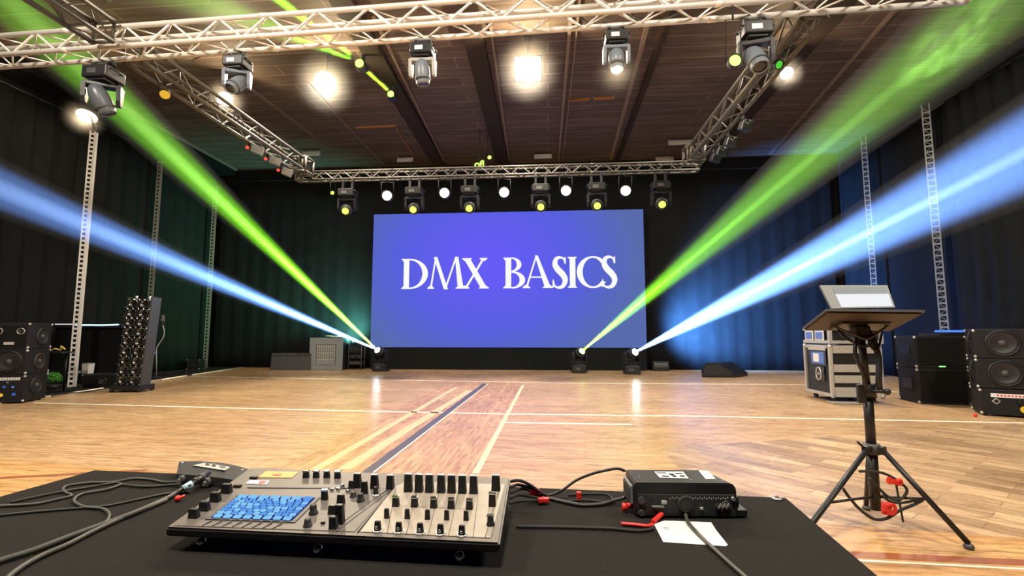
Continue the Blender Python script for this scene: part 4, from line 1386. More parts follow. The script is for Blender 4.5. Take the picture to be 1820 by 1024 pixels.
for x in (.1, wf - .1):
    for y in (.1, df - .1):
        mb = MB(); mb.cyl((x - .02, y, .05), (x + .02, y, .05), .05, seg=14); mb.box((x, y, .09), (.07, .07, .02)); mb.build('caster', 'rubber', o)
for (x, y) in ((0, 0), (wf, 0), (0, df)):
    for z in (zb + .02, hc - .02):
        mb = MB(); mb.ball((x, y, z), .045, 10); mb.build('corner_cap', 'steel', o)
mb = MB(); mb.box((wf * .22, -.1, .018), (.55, .22, .022), rot=(0, 0, -.06), bev=.006); ft = mb.build('tow_bar', 'edging', o)
# upper small case
h2 = zp(1481, 585, CFL.y) - hc
o = thing('rack_case', 'small silver edged case with two blue screens on top of the road case', 'rack case', (CFL.x, CFL.y, hc + .028), .0)
mb = MB(); mb.box((wf * .53, df / 2, h2 / 2), (wf * 1.04, df * .94, h2 - .02)); mb.build('case_body', 'crateblack', o)
for z in (.03, h2 - .02):
    mb = MB(); mb.box((wf * .53, .0, z), (wf * 1.08, .05, .055), bev=.006); mb.build('edge_profile', 'edging', o)
    mb = MB(); mb.box((.0, df / 2, z), (.05, df * .96, .055), bev=.006); mb.build('edge_profile', 'edging', o)
for x in (0.01, wf * 1.06):
    mb = MB(); mb.box((x, .0, h2 / 2), (.06, .055, h2), bev=.006); mb.build('edge_profile', 'edging', o)
for y in (df * .30, df * .70):
    mb = MB(); mb.box((-.028, y, h2 / 2), (.012, df * .34, h2 * .62), bev=.004); f_ = mb.build('screen_frame', 'white', o)
    mb = MB(); mb.box((-.037, y, h2 / 2), (.008, df * .25, h2 * .46)); mb.build('blue_screen', 'bluelabel', f_)
mb = MB(); mb.box((wf * .62, -.03, h2 * .52), (.26, .05, .14), rot=(0, .06, 0), bev=.03); mb.build('patch_unit', 'palegrey', o)
for k in range(5):
    mb = MB(); mb.tube(spline([(wf * .2 + k * .1, -.02, h2 * .65), (wf * .22 + k * .12, -.07, h2 * .4), (wf * .3 + k * .1, -.05, h2 * .3), (wf * .32 + k * .11, -.02, h2 * .5)]), .011, 6); mb.build('patch_lead', 'rubber', o)

# --- pair of black cabinets
PFL, PFR = PZ(1634, 718, 0), PZ(1716, 719, 0)
rp_ = -.16; wp = (PFR - PFL).length * 1.02; dp = .62
hb = zp(1640, 654, PFL.y); ht = zp(1640, 597, PFL.y) - hb
Rm = Matrix.Rotation(rp_, 3, 'Z')
base = PFL + Rm @ Vector((wp / 2, dp / 2, 0))
for z0, hh, lab, led in ((0.0, hb - .006, 'black square cabinet with dark cloth front, lower of the pair', False), (hb, ht, 'black square cabinet with a tiny green light, upper of the pair', True)):
    o, b = cabinet((base.x, base.y, z0), rp_, wp, dp, hh, lab, group='pair of black cabinets on the right')
    mb = MB(); mb.box((0, -dp / 2 - .005, hh / 2), (wp * .88, .012, hh * .84), bev=.004); mb.build('front_grille', 'grillecloth', o)
    corners(o, wp, dp, hh, .028)
    for sx in (-1, 1):
        mb = MB(); mb.box((sx * (wp / 2 - .02), -dp / 2 - .003, hh / 2), (.045, .016, hh * .96), bev=.004); mb.build('edge_strip', 'black', o)
    mb = MB(); mb.box((-wp / 2 - .005, 0, hh * .55), (.012, dp * .5, hh * .3), bev=.004); mb.build('side_handle', 'black', o)
    if led:
        mb = MB(); mb.box((0, -dp / 2 - .012, .03), (.09, .012, .022)); mb.build('green_light', 'greenled', o)

# --- stack at the right edge
QF = PZ(1741, 738, 0)
rq = -.50; Rq = Matrix.Rotation(rq, 3, 'Z')
hq = [zp(1745, 690, QF.y), zp(1745, 637, QF.y), zp(1745, 585, QF.y)]
wq, dq = .62, .50
wb = 1.1
cq = QF + Rq @ Vector((wb / 2 + .02, dq / 2, 0))
o, b = cabinet((cq.x, cq.y, .02), rq, wb, dq + .04, hq[0] - .02, 'wide black amplifier with three yellow lights, bottom of the right stack', 'amplifier_cabinet', 'amplifier', 'cabinets of the right stack')
corners(o, wb, dq + .04, hq[0] - .02)
hh = hq[0]; fy = -dq / 2 - .02
mb = MB(); mb.box((-.06, fy - .006, hh * .72), (wb * .68, .01, .055)); mb.build('label_strip', 'whiteprint', o)
mb = MB()
for k in range(16): mb.box((-.36 + .038 * k, fy - .0125, hh * .72), (.02, .003, .02))
mb.build('printed_marks', 'red', o)
for k in range(3):
    mb = MB(); mb.cyl((-.09 + .19 * k, fy, .10), (-.09 + .19 * k, fy - .03, .10), .05, seg=12); mb.build('yellow_light', 'amberled', o)
    mb = MB(); mb.cyl((-.12 + .2 * k, fy, .21), (-.12 + .2 * k, fy - .035, .21), .045, seg=14); mb.build('knob', 'black', o)
mb = MB(); mb.torus((-.38, fy - .006, .20), .04, .010, (0, 1, 0), 4, 4); mb.build('square_mark', 'palegrey', o)
for sx in (-1, 1):
    for sy in (-1, 1):
        mb = MB(); mb.cyl((sx * .46, sy * .24, -.02), (sx * .46, sy * .24, .005), .035, seg=8); mb.build('rubber_foot', 'rubber', o)
cs = QF + Rq @ Vector((wq / 2 + .01, dq / 2, 0))
for i, lab in ((0, 'black loudspeaker with one round woofer, middle of the right stack'), (1, 'black loudspeaker with one round woofer, top of the right stack')):
    h_ = hq[i + 1] - hq[i] - .004
    o, b = cabinet((cs.x, cs.y, hq[i] + .004), rq, wq, dq, h_, lab, group='cabinets of the right stack')
    corners(o, wq, dq, h_)
    woofer(o, (-.0, -dq / 2, h_ * .52), .165)
    mb = MB(); mb.box((0, -dq / 2 - .002, .025), (wq * .96, .012, .03)); mb.build('edge_strip', 'black', o)
    for k in range(2):
        mb = MB(); mb.tube(spline([(-wq / 2 - .005, -.1, h_ * (.9 - .2 * k)), (-wq / 2 - .05, -.14, h_ * .6), (-wq / 2 - .03, -.05, h_ * .3), (-wq / 2 - .005, .05, h_ * .15)]), .012, 6); mb.build('side_lead', 'rubber', o)
q = PZ(1737, 741, 0)
o = thing('red_stopper', 'tiny red knob on the floor at the corner of the right stack', 'knob', (q.x - .05, q.y - .03, 0))
mb = MB(); mb.cyl((0, 0, 0), (0, 0, .025), .018, seg=12); mb.ball((0, 0, .03), .024, 10); mb.build('knob_body', 'red', o)
# shelf with blue light bars behind the right stack, and the blue lit box
zs = PY(1729, 588, 9.8).z
o = thing('draped_counter', 'tall black draped counter behind the right stack', 'counter', (8.0, 9.95, 0), 0)
mb = MB(); mb.box((.2, 0, zs - .07), (1.7, .5, .04), bev=.008); mb.build('counter_top', 'black', o)
mb = MB(); mb.box((.2, .02, (zs - .09) / 2), (1.6, .42, zs - .09)); mb.build('skirt', 'drape', o)
o = thing('light_strip', 'blue light bar glowing on the counter behind the right stack', 'light strip', (8.0, 9.86, zs - .048), 0)
mb = MB(); mb.box((.2, .03, .03), (1.6, .04, .06), bev=.005); mb.build('holder', 'black', o)
mb = MB(); mb.cyl((-.6, -.01, .04), (1.0, -.01, .04), .022, seg=10); mb.build('light_tube', 'blueled', o)
q = PZ(1730, 712, 0)
o = thing('power_box', 'low black box with a blue light between the cabinets and right stack', 'box', (q.x + .1, q.y + .06, 0))
mb = MB(); mb.box((0, 0, .14), (.36, .4, .28), bev=.015); mb.build('box_body', 'black', o)
mb = MB(); mb.box((-.04, -.204, .12), (.22, .012, .05), bev=.003); mb.build('blue_light', 'blueled', o)

# ------------------------------------------------------------------ tripod stand with tray and tablet
SC = Vector((2.08, 3.30, 0))
hubz = PY(1549, 798, SC.y).z
o = thing('tripod_stand', 'black tripod stand with folded cable and a tray on top, on the wood floor', 'stand', SC)
A = lambda x, y, yy: PY(x, y, yy) - SC
foot = [PZ(1722, 972, 0.012) - SC, PZ(1404, 990, .012) - SC, PZ(1540, 903, .012) - SC]
hub = Vector((A(1549, 798, SC.y).x, 0, hubz))
px0 = hub.x
for f_ in foot:
    dirv = Vector((f_.x - px0, f_.y, 0)).normalized()
    top = hub + dirv * .06
    mb = MB(); mb.tube([top, Vector((f_.x, f_.y, .03))], .016, 8); lg = mb.build('leg', 'black', o)
    mb = MB(); mb.ball(Vector((f_.x, f_.y, .012)), .026, 12, (1, 1, .8)); mb.build('rubber_foot', 'dark', lg)
    mb = MB(); mb.box(hub + dirv * .05, (.05, .05, .05), rot=(0, 0, math.atan2(dirv.y, dirv.x)), bev=.008); mb.build('hinge', 'black', o)
    mid = top.lerp(Vector((f_.x, f_.y, .03)), .55)
    mb = MB(); mb.cyl(mid, Vector((px0, 0, mid.z - .05)), .008, seg=6); mb.build('brace', 'black', o)
mb = MB(); mb.cyl((px0, 0, .10), (px0, 0, hubz + .02), .030, seg=14); mb.build('lower_tube', 'black', o)
ztop = 1.24
mb = MB(); mb.cyl((px0, 0, hubz - .05), (px0, 0, .86), .028, seg=14); mb.build('main_tube', 'black', o)
mb = MB(); mb.cyl((px0, 0, .84), (px0 - .02, 0, ztop), .022, seg=14); mb.build('upper_tube', 'black', o)
mb = MB(); mb.cyl((px0, 0, hubz - .03), (px0, 0, hubz + .035), .046, seg=16); mb.build('hub_collar', 'dark', o)
mb = MB(); mb.cyl((px0, 0, .80), (px0, 0, .88), .05, .04, seg=14); mb.box((px0 - .05, -.02, .82), (.05, .03, .12), bev=.008); mb.build('clamp_collar', 'black', o)
mb = MB(); mb.cyl((px0, -.04, .84), (px0 + .06, -.07, .84), .012, seg=8); mb.ball((px0 + .07, -.075, .84), .022, 10); mb.build('clamp_knob', 'black', o)
for k, pts in enumerate(([(.03, -.03, 1.2), (.05, -.05, 1.05), (.035, -.06, .9), (.05, -.04, .84)], [(-.05, -.03, 1.2), (-.09, -.05, 1.08), (-.05, -.05, .95), (-.03, -.04, .84)])):
    mb = MB(); mb.tube(spline([(px0 + p[0], p[1], p[2]) for p in pts]), .012 + .006 * (1 - k), 8); mb.build('support_strut', 'black', o)
mb = MB(); mb.tube([hub + Vector((-.05, -.03, .0)), hub + Vector((-.115, -.05, .055))], .007, 6); mb.build('release_lever', 'black', o)
# tray
ty0, ty1 = 3.08, 3.46
NL, NR, FL_, FR_ = A(1468, 549, ty0), A(1643, 551, ty0), A(1426, 582, ty1), A(1597, 577, ty1)
FR_ = NR + (FL_ - NL) * 1.0
nrm = (NR - NL).cross(FL_ - NL).normalized()
mb = MB(); mb.prism([NL, NR, FR_, FL_], -nrm * .014); tr_ = mb.build('tray', 'dark', o)
mb = MB()
mid = lambda a, b, t: a.lerp(b, t)
q_ = [mid(mid(NL, NR, u), mid(FL_, FR_, u), v) - nrm * .015 for u, v in ((.02, .03), (.98, .03), (.98, .97), (.02, .97))]
mb.prism(q_, -nrm * .008); mb.build('tray_underside', 'brownply', tr_)
cen = mid(mid(NL, NR, .5), mid(FL_, FR_, .5), .5)
mb = MB(); mb.box(Vector((px0 - .01, 0.02, ztop + .02)), (.30, .16, .03), rot=(-.28, 0, 0), bev=.008); mb.build('tray_bracket', 'black', o)
mb = MB(); mb.box(Vector((px0 - .02, 0.0, ztop - .03)), (.09, .08, .09), bev=.012); mb.build('tilt_head', 'black', o)
for k, pts in enumerate(([(-.2, .0, 1.26), (-.1, -.06, 1.20), (-.02, -.06, 1.17), (.08, -.04, 1.22), (.16, 0, 1.26)], [(-.14, .05, 1.25), (-.12, -.03, 1.17), (-.02, -.05, 1.12), (.03, -.05, 1.16)], [(.05, 0, 1.22), (.0, -.05, 1.14), (.04, -.06, 1.10), (.12, 0, 1.23)])):
    mb = MB(); mb.tube(spline([(px0 + p[0], p[1], p[2]) for p in pts]), .007, 6); mb.build('tray_lead', 'rubber' if k else 'cablelight', o)
# cable tied between the legs, with red ties
SCX = lambda x, y, yy=3.18: PY(x, y, yy)
cable('stand_cable', 'black cable hanging in a wide loop between the tripod legs', [SCX(1498, 868), SCX(1510, 885), SCX(1528, 905), SCX(1552, 922), SCX(1575, 922), SCX(1598, 908), SCX(1622, 898), SCX(1640, 889)], .009, 'rubber', group='cables on the tripod stand')
cable('stand_cable', 'black cable bundle arching from the tripod tube to its right leg', [SCX(1527, 838), SCX(1550, 838), SCX(1575, 843), SCX(1600, 858), SCX(1612, 872), SCX(1600, 888), SCX(1582, 885), SCX(1566, 872), SCX(1545, 850)], .008, 'rubber', group='cables on the tripod stand')
cable('stand_cable', 'short black lead with a plug dangling beside the right tripod leg', [SCX(1591, 850), SCX(1594, 868), SCX(1598, 890), SCX(1602, 910), SCX(1605, 928)], .006, 'rubber', group='cables on the tripod stand')
cable('stand_cable', 'black cable joining the tripod tube and the right leg', [SCX(1568, 880), SCX(1580, 890), SCX(1598, 894), SCX(1620, 891), SCX(1638, 887)], .008, 'rubber', group='cables on the tripod stand')
for (x, y, sw, lab) in ((1589, 856, (.085, .03, .032), 'red strap tie holding cable at the upper right of the tripod'), (1576, 904, (.05, .035, .075), 'red strap tie wrapped round cable at the foot of the tripod tube')):
    c = SCX(x, y)
    o_ = thing('cable_tie', lab, 'cable tie', c, 0, 'red ties on the tripod stand')
    mb = MB(); mb.box((0, 0, 0), sw, rot=(0, .15, .1), bev=.012); mb.torus((sw[0] * .25, -.01, 0), sw[2] * .42, .011, (0, 1, .2), 14, 6); mb.build('strap', 'red', o_)
    mb = MB(); mb.box((-sw[0] * .45, -.02, .01), (.02, .012, .04)); mb.build('strap_end', 'red', o_)
# tablet
TBL, TBR = PY(1478, 548.5, ty0 + .03), PY(1591, 546.5, ty0 + .03)
tz = (TBR - TBL).length
o = thing('tablet_screen', 'grey framed tablet with a white page leaning on the stand tray', 'tablet', TBL)
TT = PY(1457, 507, ty0 + .125) - TBL; TTR = PY(1577, 507, ty0 + .125) - TBL; BR_ = TBR - TBL
n2 = BR_.cross(TT).normalized()
mb = MB(); mb.prism([Vector(), BR_, TTR, TT], -n2 * .014); mb.build('frame', 'framegrey', o)
bl = lambda u, v: (BR_ * u).lerp(TT.lerp(TTR, u), v) + n2 * .002
mb = MB(); mb.poly([bl(.16, .04), bl(.97, .04), bl(.97, .60), bl(.16, .60)]); pg = mb.build('page', 'whitescreen', o)
mb = MB(); mb.poly([bl(.16, .60), bl(.97, .60), bl(.97, .92), bl(.16, .92)]); mb.build('grey_band', 'greyscreen', pg)
# ------------------------------------------------------------------ table with the console
ZTB = .74
tbl, tbr = PZ(168, 836, ZTB), PZ(1396, 885, ZTB)
tfr = PZ(1562, 1026, ZTB)
dr = (tbr - tfr).normalized(); tfr = tbr - dr * 1.18
tfl = tbl + (PZ(0, 883, ZTB) - tbl).normalized() * 1.2
o = thing('work_table', 'black felt covered table in front carrying the console and cables', 'table', ((tbl.x + tbr.x) / 2, 1.0, 0))
T0 = Vector(o.location)
mb = MB(); mb.prism([p - T0 - Vector((0, 0, .035)) for p in (tfl, tfr, tbr, tbl)], (0, 0, .035)); mb.build('tabletop', 'felt', o)
for p in (tfl, tfr, tbr, tbl):
    q = p.lerp((tbl + tfr) / 2, .06) - T0
    mb = MB(); mb.box((q.x, q.y, (ZTB - .035) / 2), (.05, .05, ZTB - .035), bev=.006); mb.build('leg', 'blackmatt', o)
s_ = PZ(1381, 887.5, ZTB)
o2 = thing('metal_disc', 'small pale metal disc on the table near its right rear corner', 'disc', (s_.x, s_.y, ZTB + .0005))
mb = MB(); mb.lathe([(0, .005), (.012, .005), (.016, .0), (0, 0)], None, 16); mb.build('disc', 'steel', o2)
mb = MB(); mb.cyl((0, 0, .005), (0, 0, .008), .005, seg=8); mb.build('screw_head', 'dark', o2)

# console body: a slab tilted towards the camera
cFL, cFR = PZ(293, 938, .790), PZ(888, 966.5, .790)
cBL, cBR = PZ(444, 831, .828), PZ(907, 848.5, .828)
con = thing('lighting_console', 'large taupe lighting console with blue lit keypad and black faders on the table', 'lighting console', (cFL + cFR + cBL + cBR) / 4)
K0 = Vector(con.location)
cn = (cFR - cFL).cross(cBL - cFL).normalized()
ex = (cFR - cFL).normalized(); ey = cn.cross(ex).normalized()
RC = Matrix((ex, ey, cn)).transposed()


def CP(px, py, h=0.0):                  # photo pixel -> point on the console's top plane, in console coordinates
    d = ray(px, py); t = (cFL - EYE).dot(cn) / d.dot(cn)
    return EYE + d * t - K0 + cn * h


L_ = [p - K0 for p in (cFL, cFR, cBR, cBL)]
bmm = MB()
th = .0195
out = [L_[0] - cn * th, L_[1] - cn * th, L_[2] - cn * (th + .01), L_[3] - cn * (th + .01)]
A_ = [bmm.bm.verts.new(p) for p in L_]; B_ = [bmm.bm.verts.new(p) for p in out]
f_ = [bmm.bm.faces.new(A_), bmm.bm.faces.new(B_[::-1])] + [bmm.bm.faces.new((A_[i], B_[i], B_[(i + 1) % 4], A_[(i + 1) % 4])) for i in range(4)]
f_[0].material_index = 1
es = [e for e in bmm.bm.edges]
r_ = bmesh.ops.bevel(bmm.bm, geom=es, offset=.004, segments=2, affect='EDGES')
cb_ = bmm.build('console_body', ['black', 'paneltaupe'], con)
# lighter fader panel on the right, darker strip along the back
def plate(px, h, name, mat, par=con, t=.0012):
    mb = MB(); pts = [CP(x, y, h) for x, y in px]
    mb.prism(pts, cn * t); return mb.build(name, mat, par)


plate([(640, 946), (872, 957), (897, 862), (722, 856), (700, 868)], .0002, 'fader_panel', 'panelbeige')
plate([(309, 935), (630, 946), (690, 880), (400, 868)], .0002, 'control_panel', 'panelbrown' if 'panelbrown' in M else 'paneltaupe')
for a, b in (((598, 946), (694, 873)), ((636, 947), (700, 868)), ((590, 944), (688, 872)), ((440, 868), (618, 869)), ((722, 843), (719, 876))):
    mb = MB(); mb.cyl(CP(*a, .001), CP(*b, .001), .0016, seg=6); mb.build('groove', 'dark', con)
for a, b in (((688, 949), (704, 868)), ((722, 951), (741, 872)), ((761, 953), (781, 873)), ((797, 954), (815, 876)), ((841, 956), (850, 878)), ((862, 957), (888, 868))):
    mb = MB(); mb.cyl(CP(*a, .001), CP(*b, .001), .0009, seg=6); mb.build('fader_slot', 'dark', con)
# blue keypad
kq = [(376, 923), (518, 928), (559, 888), (424, 884)]
def KQ(u, v, h=0.0):
    a = CP(*kq[0]).lerp(CP(*kq[1]), u); b = CP(*kq[3]).lerp(CP(*kq[2]), u)
    return a.lerp(b, v) + cn * h


mb = MB(); mb.prism([KQ(u, v, .0015) for u, v in ((-.06, -.06), (1.06, -.06), (1.06, 1.06), (-.06, 1.06))], cn * .002)
kp = mb.build('keypad', 'dark', con)
M['keyblue'] = glow('lit_blue_key', lin((140, 205, 252)), .95)
M['keydeep'] = glow('lit_deep_blue_key', lin((104, 165, 245)), .9)
M['keyviolet'] = glow('keypad_backlight', lin((44, 58, 140)), .7)
mb = MB(); mb.poly([KQ(u, v, .0038) for u, v in ((-.01, -.01), (1.01, -.01), (1.01, 1.01), (-.01, 1.01))]); mb.build('backlight', 'keyviolet', kp)
rnd = random.Random(3)
rows = [(0.0, .10, 8, .68), (.16, .24, 11, .74), (.30, .37, 12, .74), (.43, .50, 11, .74), (.56, .62, 12, .74), (.68, .74, 11, .74), (.79, .84, 10, .7), (.90, 1.0, 7, .76)]
for (v0, v1, n, fill) in rows:
    for k in range(n):
        u0 = (k + (1 - fill) / 2) / n; u1 = (k + 1 - (1 - fill) / 2) / n
        mb = MB(); mb.prism([KQ(u0, v0, .004), KQ(u1, v0, .004), KQ(u1, v1, .004), KQ(u0, v1, .004)], cn * .003)
        mb.build('key', 'keyblue' if rnd.random() < (.9 if v0 > .8 or v0 == 0 else .55) else 'keydeep', kp)
for k in range(8):
    u = (k + .35) / 8; a = KQ(u, -.10, .003); b = KQ(u - .05, -.30, .001)
    mb = MB(); mb.cyl(a, b, .0016, seg=6); mb.build('key_mark', 'dark', kp)


def knob(px, py, hp, wp_, kind='rocker', mat='black', cap=None, name=None, tilt=0.0):
    """control whose foot is at the photo pixel; hp, wp_ are its height and width in photo pixels"""
    b = CP(px, py); s = mpp(b + K0); h, w = hp * s * 1.02, wp_ * s
    mb = MB()
    if kind == 'round':
        T = Matrix.Translation(b) @ RC.to_4x4()
        mb.lathe([(w * .55, 0), (w * .52, h * .25), (w * .42, h * .3), (w * .38, h), (w * .30, h * 1.06), (0, h * 1.06)], T, 18)
    else:
        d_ = w * (.62 if kind == 'rocker' else .8)
        R = RC @ Euler((tilt, 0, 0)).to_matrix()
        mb.box(b + cn * h / 2, (w, d_, h), rot=R, bev=min(w, d_) * .14, taper=(.82, .7))
    k_ = mb.build(name or ('fader' if kind == 'fader' else 'knob'), mat, con)
    if cap == 'line':
        mb = MB(); R = RC @ Euler((tilt, 0, 0)).to_matrix(); mb.box(b + cn * (h * 1.0) , (w * .8, w * .34, .0022), rot=R); mb.build('cap_line', 'whiteprint', k_)
    elif cap == 'silver':
        mb = MB(); mb.box(b + cn * (h * .97), (w * .98, w * .62, h * .16), rot=RC, bev=.0015); mb.build('silver_cap', 'chrome', k_)
    elif cap == 'foot':
        mb = MB(); T = Matrix.Translation(b) @ RC.to_4x4(); mb.lathe([(w * .78, 0), (w * .75, .003), (w * .45, .004)], T, 18); mb.build('silver_ring', 'steel', k_)
    elif cap == 'dot':
        mb = MB(); mb.ball(b + cn * h * .42 - ey * w * .42, w * .26, 10); mb.build('silver_grip', 'chrome', k_)
    return k_


for x, y in ((345, 921), (364, 908), (383, 892), (403, 877)):
    knob(x, y, 17, 18, 'rocker'); 
for x, y in ((544, 849), (562, 849), (581, 849), (600, 850)):
    knob(x, y, 12, 11, 'rocker', 'black', 'silver')
for x, y, h, w, kd, cp in ((577, 889, 18, 12, 'rocker', 'silver'), (606, 897, 18, 14, 'rocker', None), (591, 914, 16, 15, 'rocker', None), (604, 931, 34, 16, 'fader', None), (593, 940, 22, 15, 'fader', None),
                           (557, 914, 16, 15, 'round', None), (547, 936, 13, 15, 'round', None), (574, 932, 5, 8, 'rocker', None), (648, 878, 22, 12, 'rocker', None), (641, 892, 14, 13, 'round', None),
                           (626, 868, 14, 13, 'rocker', None), (668, 880, 14, 10, 'round', 'foot'), (628, 884, 9, 12, 'round', None)):
    knob(x, y, h, w, kd, 'black', cp)
for x, y in ((635.5, 866), (666, 868), (694, 869)):
    knob(x, y, 24, 14, 'fader', 'black', 'line')
for i, x in enumerate((726, 745, 763.5, 784.5, 803, 822, 842)):
    knob(x, 874 + i * .5, 31, 15, 'fader', 'black', 'line')
for i, x in enumerate((703.6, 737, 771, 802, 834.5)):
    knob(x, 900 + i * 1.4, 18, 12.5, 'fader', 'black', 'silver')
for i, x in enumerate((687.5, 724, 760, 794, 828.5)):
    knob(x, 922 + i * 1.0, 18, 9.5, 'rocker')
for i, x in enumerate((671.5, 709, 747, 783, 821)):
    knob(x, 943 + i * 1.9, 17, 12, 'rocker', 'black', 'dot'); b = CP(x, 943 + i * 1.9)
    mb = MB(); mb.torus(b + cn * .001, .010, .0022, cn, 18, 6, 1.0); mb.build('silver_ring', 'steel', con)
knob(881.5, 872, 27, 16, 'fader', 'black', 'line'); knob(875, 900, 24, 13, 'fader', 'black', 'silver'); knob(872, 934, 18, 14, 'round', 'black', 'silver')
# stickers and little switches
st = plate([(459, 849.5), (518, 850.5), (531, 840), (473, 838.5)], .0005, 'orange_sticker', 'orange'); st['label'] = 'orange sticker'
plate([(484, 846.5), (498, 846.7), (501, 844), (487, 843.8)], .0018, 'red_print', 'red', st)
st = plate([(436, 860.5), (474, 862), (479, 855.5), (444, 854.5)], .0005, 'white_sticker', 'whiteprint'); st['label'] = 'white sticker with red print'
plate([(459, 860.5), (470, 861), (474, 857), (463, 856.6)], .0018, 'red_print', 'red', st)
for x, y in ((422, 866), (451, 851)):
    mb = MB(); b = CP(x, y); mb.box(b + cn * .003, (.02, .010, .007), rot=RC, bev=.002); mb.build('switch', 'black', con)
for x, y in ((578, 875), (590, 873), (601, 872), (618, 875), (665, 862), (609, 866)):
    mb = MB(); mb.ball(CP(x, y, .003), .0055, 10); mb.build('toggle_tip', 'chrome', con)
# printed marks: rows of fine light dashes and outline on the panels
mb = MB()
for (x0, y0, x1, y1, n) in ((706, 864, 842, 869, 14), (690, 846, 715, 847, 4), (700, 852, 716, 853, 3)):
    for k in range(n):
        t = (k + .5) / n; b = CP(x0 + (x1 - x0) * t, y0 + (y1 - y0) * t, .0012)
        mb.box(b, (.008, .0018, .0006), rot=RC)
mb.build('printed_marks', 'palegrey', con)
# ball feet
for (x, y) in ((357.5, 964), (564.5, 977), (817, 990)):
    c = PZ(x, y, ZTB + .0107)
    mb = MB(); mb.ball(c - K0, .0105, 16); mb.cyl(c - K0 + Vector((0, .006, .004)), Vector((c.x, c.y + .03, ZTB + .027)) - K0, .004, seg=8); mb.build('ball_foot', 'chrome', con)
for p in (out[3], out[2]):
    q = p.lerp((out[0] + out[1]) / 2, .1)
    mb = MB(); mb.cyl((q.x, q.y, ZTB + .001 - K0.z), (q.x, q.y, q.z + .004), .012, seg=12); mb.build('rear_foot', 'rubber', con)

# ------------------------------------------------------------------ direct box on the left
d0 = PZ(313, 858, ZTB)
yb_ = d0.y + .13
zb_ = PY(330, 818, yb_).z; zbr = zb_
br3 = PZ(446, 830, zb_); fl3 = d0 - PY(326, 818, yb_)
x0, x1 = PY(326, 818, yb_).x, br3.x
o = thing('interface_box', 'small black box with a silver plate behind the left end of the console', 'interface box', (d0.x, d0.y, ZTB))
n_ = 7
mb = MB(); rings = []
for i in range(n_):
    t = i / (n_ - 1); bul = math.sin(t * PI) * .008 - (t ** 6) * .005
    bx = x0 + (x1 - x0) * t - d0.x; by = yb_ + (br3.y - yb_) * t - d0.y
    fx, fy_ = bx + fl3.x, by - (yb_ - d0.y)
    zt_ = zb_ + bul - ZTB
    rings.append([Vector((fx, fy_, .001)), Vector((fx, fy_, .026 + .4 * bul)), Vector((bx, by - .02, zt_)), Vector((bx, by, zt_ - .004)), Vector((bx, by, .001))])
V = [[mb.bm.verts.new(p) for p in r] for r in rings]
for a, b in zip(V, V[1:]):
    for k in range(5):
        l = (k + 1) % 5; mb.bm.faces.new((a[k], b[k], b[l], a[l]))
mb.bm.faces.new(V[0]); mb.bm.faces.new(V[-1][::-1])
mb.build('box_shell', 'blackmatt', o)
fa, fb = rings[0][1], rings[-1][1]; ba, bb = rings[0][2], rings[-1][2]
def IB(u, v, h=0.0):
    a = fa.lerp(fb, u); b = ba.lerp(bb, u); nn = (fb - fa).cross(ba - fa).normalized()
    return a.lerp(b, v) + nn * (h + .010 * math.sin(u * PI))
mb = MB(); mb.prism([IB(.22, .60), IB(.68, .46), IB(.76, .84), IB(.40, .88)], (0, -.001, .003)); pl_ = mb.build('silver_plate', 'palegrey', o)
mb = MB()
for (u, v, w_, h_) in ((.40, .70, .06, .10), (.50, .66, .05, .16), (.60, .64, .09, .06), (.62, .76, .07, .05), (.50, .80, .05, .05)):
    mb.prism([IB(u, v, .0045), IB(u + w_, v, .0045), IB(u + w_, v + h_, .0045), IB(u, v + h_, .0045)], (0, 0, .0008))
mb.build('dark_marks', 'dark', pl_)
for u in (.06, .93):
    mb = MB(); mb.ball(IB(u, .93, -.004), .006, 10); mb.build('screw', 'steel', o)
for u, r_ in ((.45, .014), (.92, .013), (.1, .012)):
    p = fa.lerp(fb, u); py_ = p.y; mb = MB(); mb.cyl((p.x, py_ + .004, .014), (p.x, py_ - .018, .014), r_, seg=14); mb.build('socket', 'dark', o)
    mb = MB(); mb.cyl((p.x, py_ - .018, .014), (p.x, py_ - .022, .014), r_ * .55, seg=10); mb.build('socket_rim', 'steel', o)
mb = MB(); mb.box((.035, -.002, .013), (.045, .006, .018), bev=.002); mb.build('front_label', 'palegrey', o)


def TC(pts, z=ZTB + .006, lift=None):
    out_ = []
    for i, p in enumerate(pts):
        zz = p[2] if len(p) > 2 else z
        out_.append(PZ(p[0], p[1], zz))
    return out_


# cables on the left half of the table
cable('table_cable', 'thin black cable looping on the table nearest its rear left edge', TC([(-40, 902), (0, 899.5), (60, 896), (105, 887), (127, 881), (116, 875), (112, 869), (122, 863), (160, 858), (200, 857), (235, 851), (265, 852), (292, 857), (314, 856, .752)], .7445), .0038, 'cablelight', group='cables on the left of the table', n=10)
cable('table_cable', 'black cable running along the rear left of the table to the small box', TC([(18, 893), (60, 884), (110, 874), (160, 866), (205, 858.5), (222, 862), (260, 865), (300, 862.5), (322, 861, .752)], .7450), .0036, 'cable', group='cables on the left of the table', n=10)
cable('table_cable', 'grey green cable curling in an S on the left of the table', TC([(216, 861), (190, 870), (150, 877), (134, 885), (133, 893), (150, 901), (180, 904), (193, 912), (193, 922), (184, 931)], .7452), .0040, 'cablelight', group='cables on the left of the table', n=10)
cable('table_cable', 'straight thin cable crossing the table at mid left', TC([(-40, 920), (0, 916), (60, 910), (120, 905), (190, 899), (250, 887), (300, 877), (338, 875)], .7440), .0034, 'cable', group='cables on the left of the table', n=10)
thick = TC([(-60, 1024), (0, 997), (60, 978), (120, 955), (180, 933), (230, 915), (270, 898), (300, 884), (318, 873, .752), (338, 862, .764), (356, 850, .772), (368, 843, .770)], .7475)
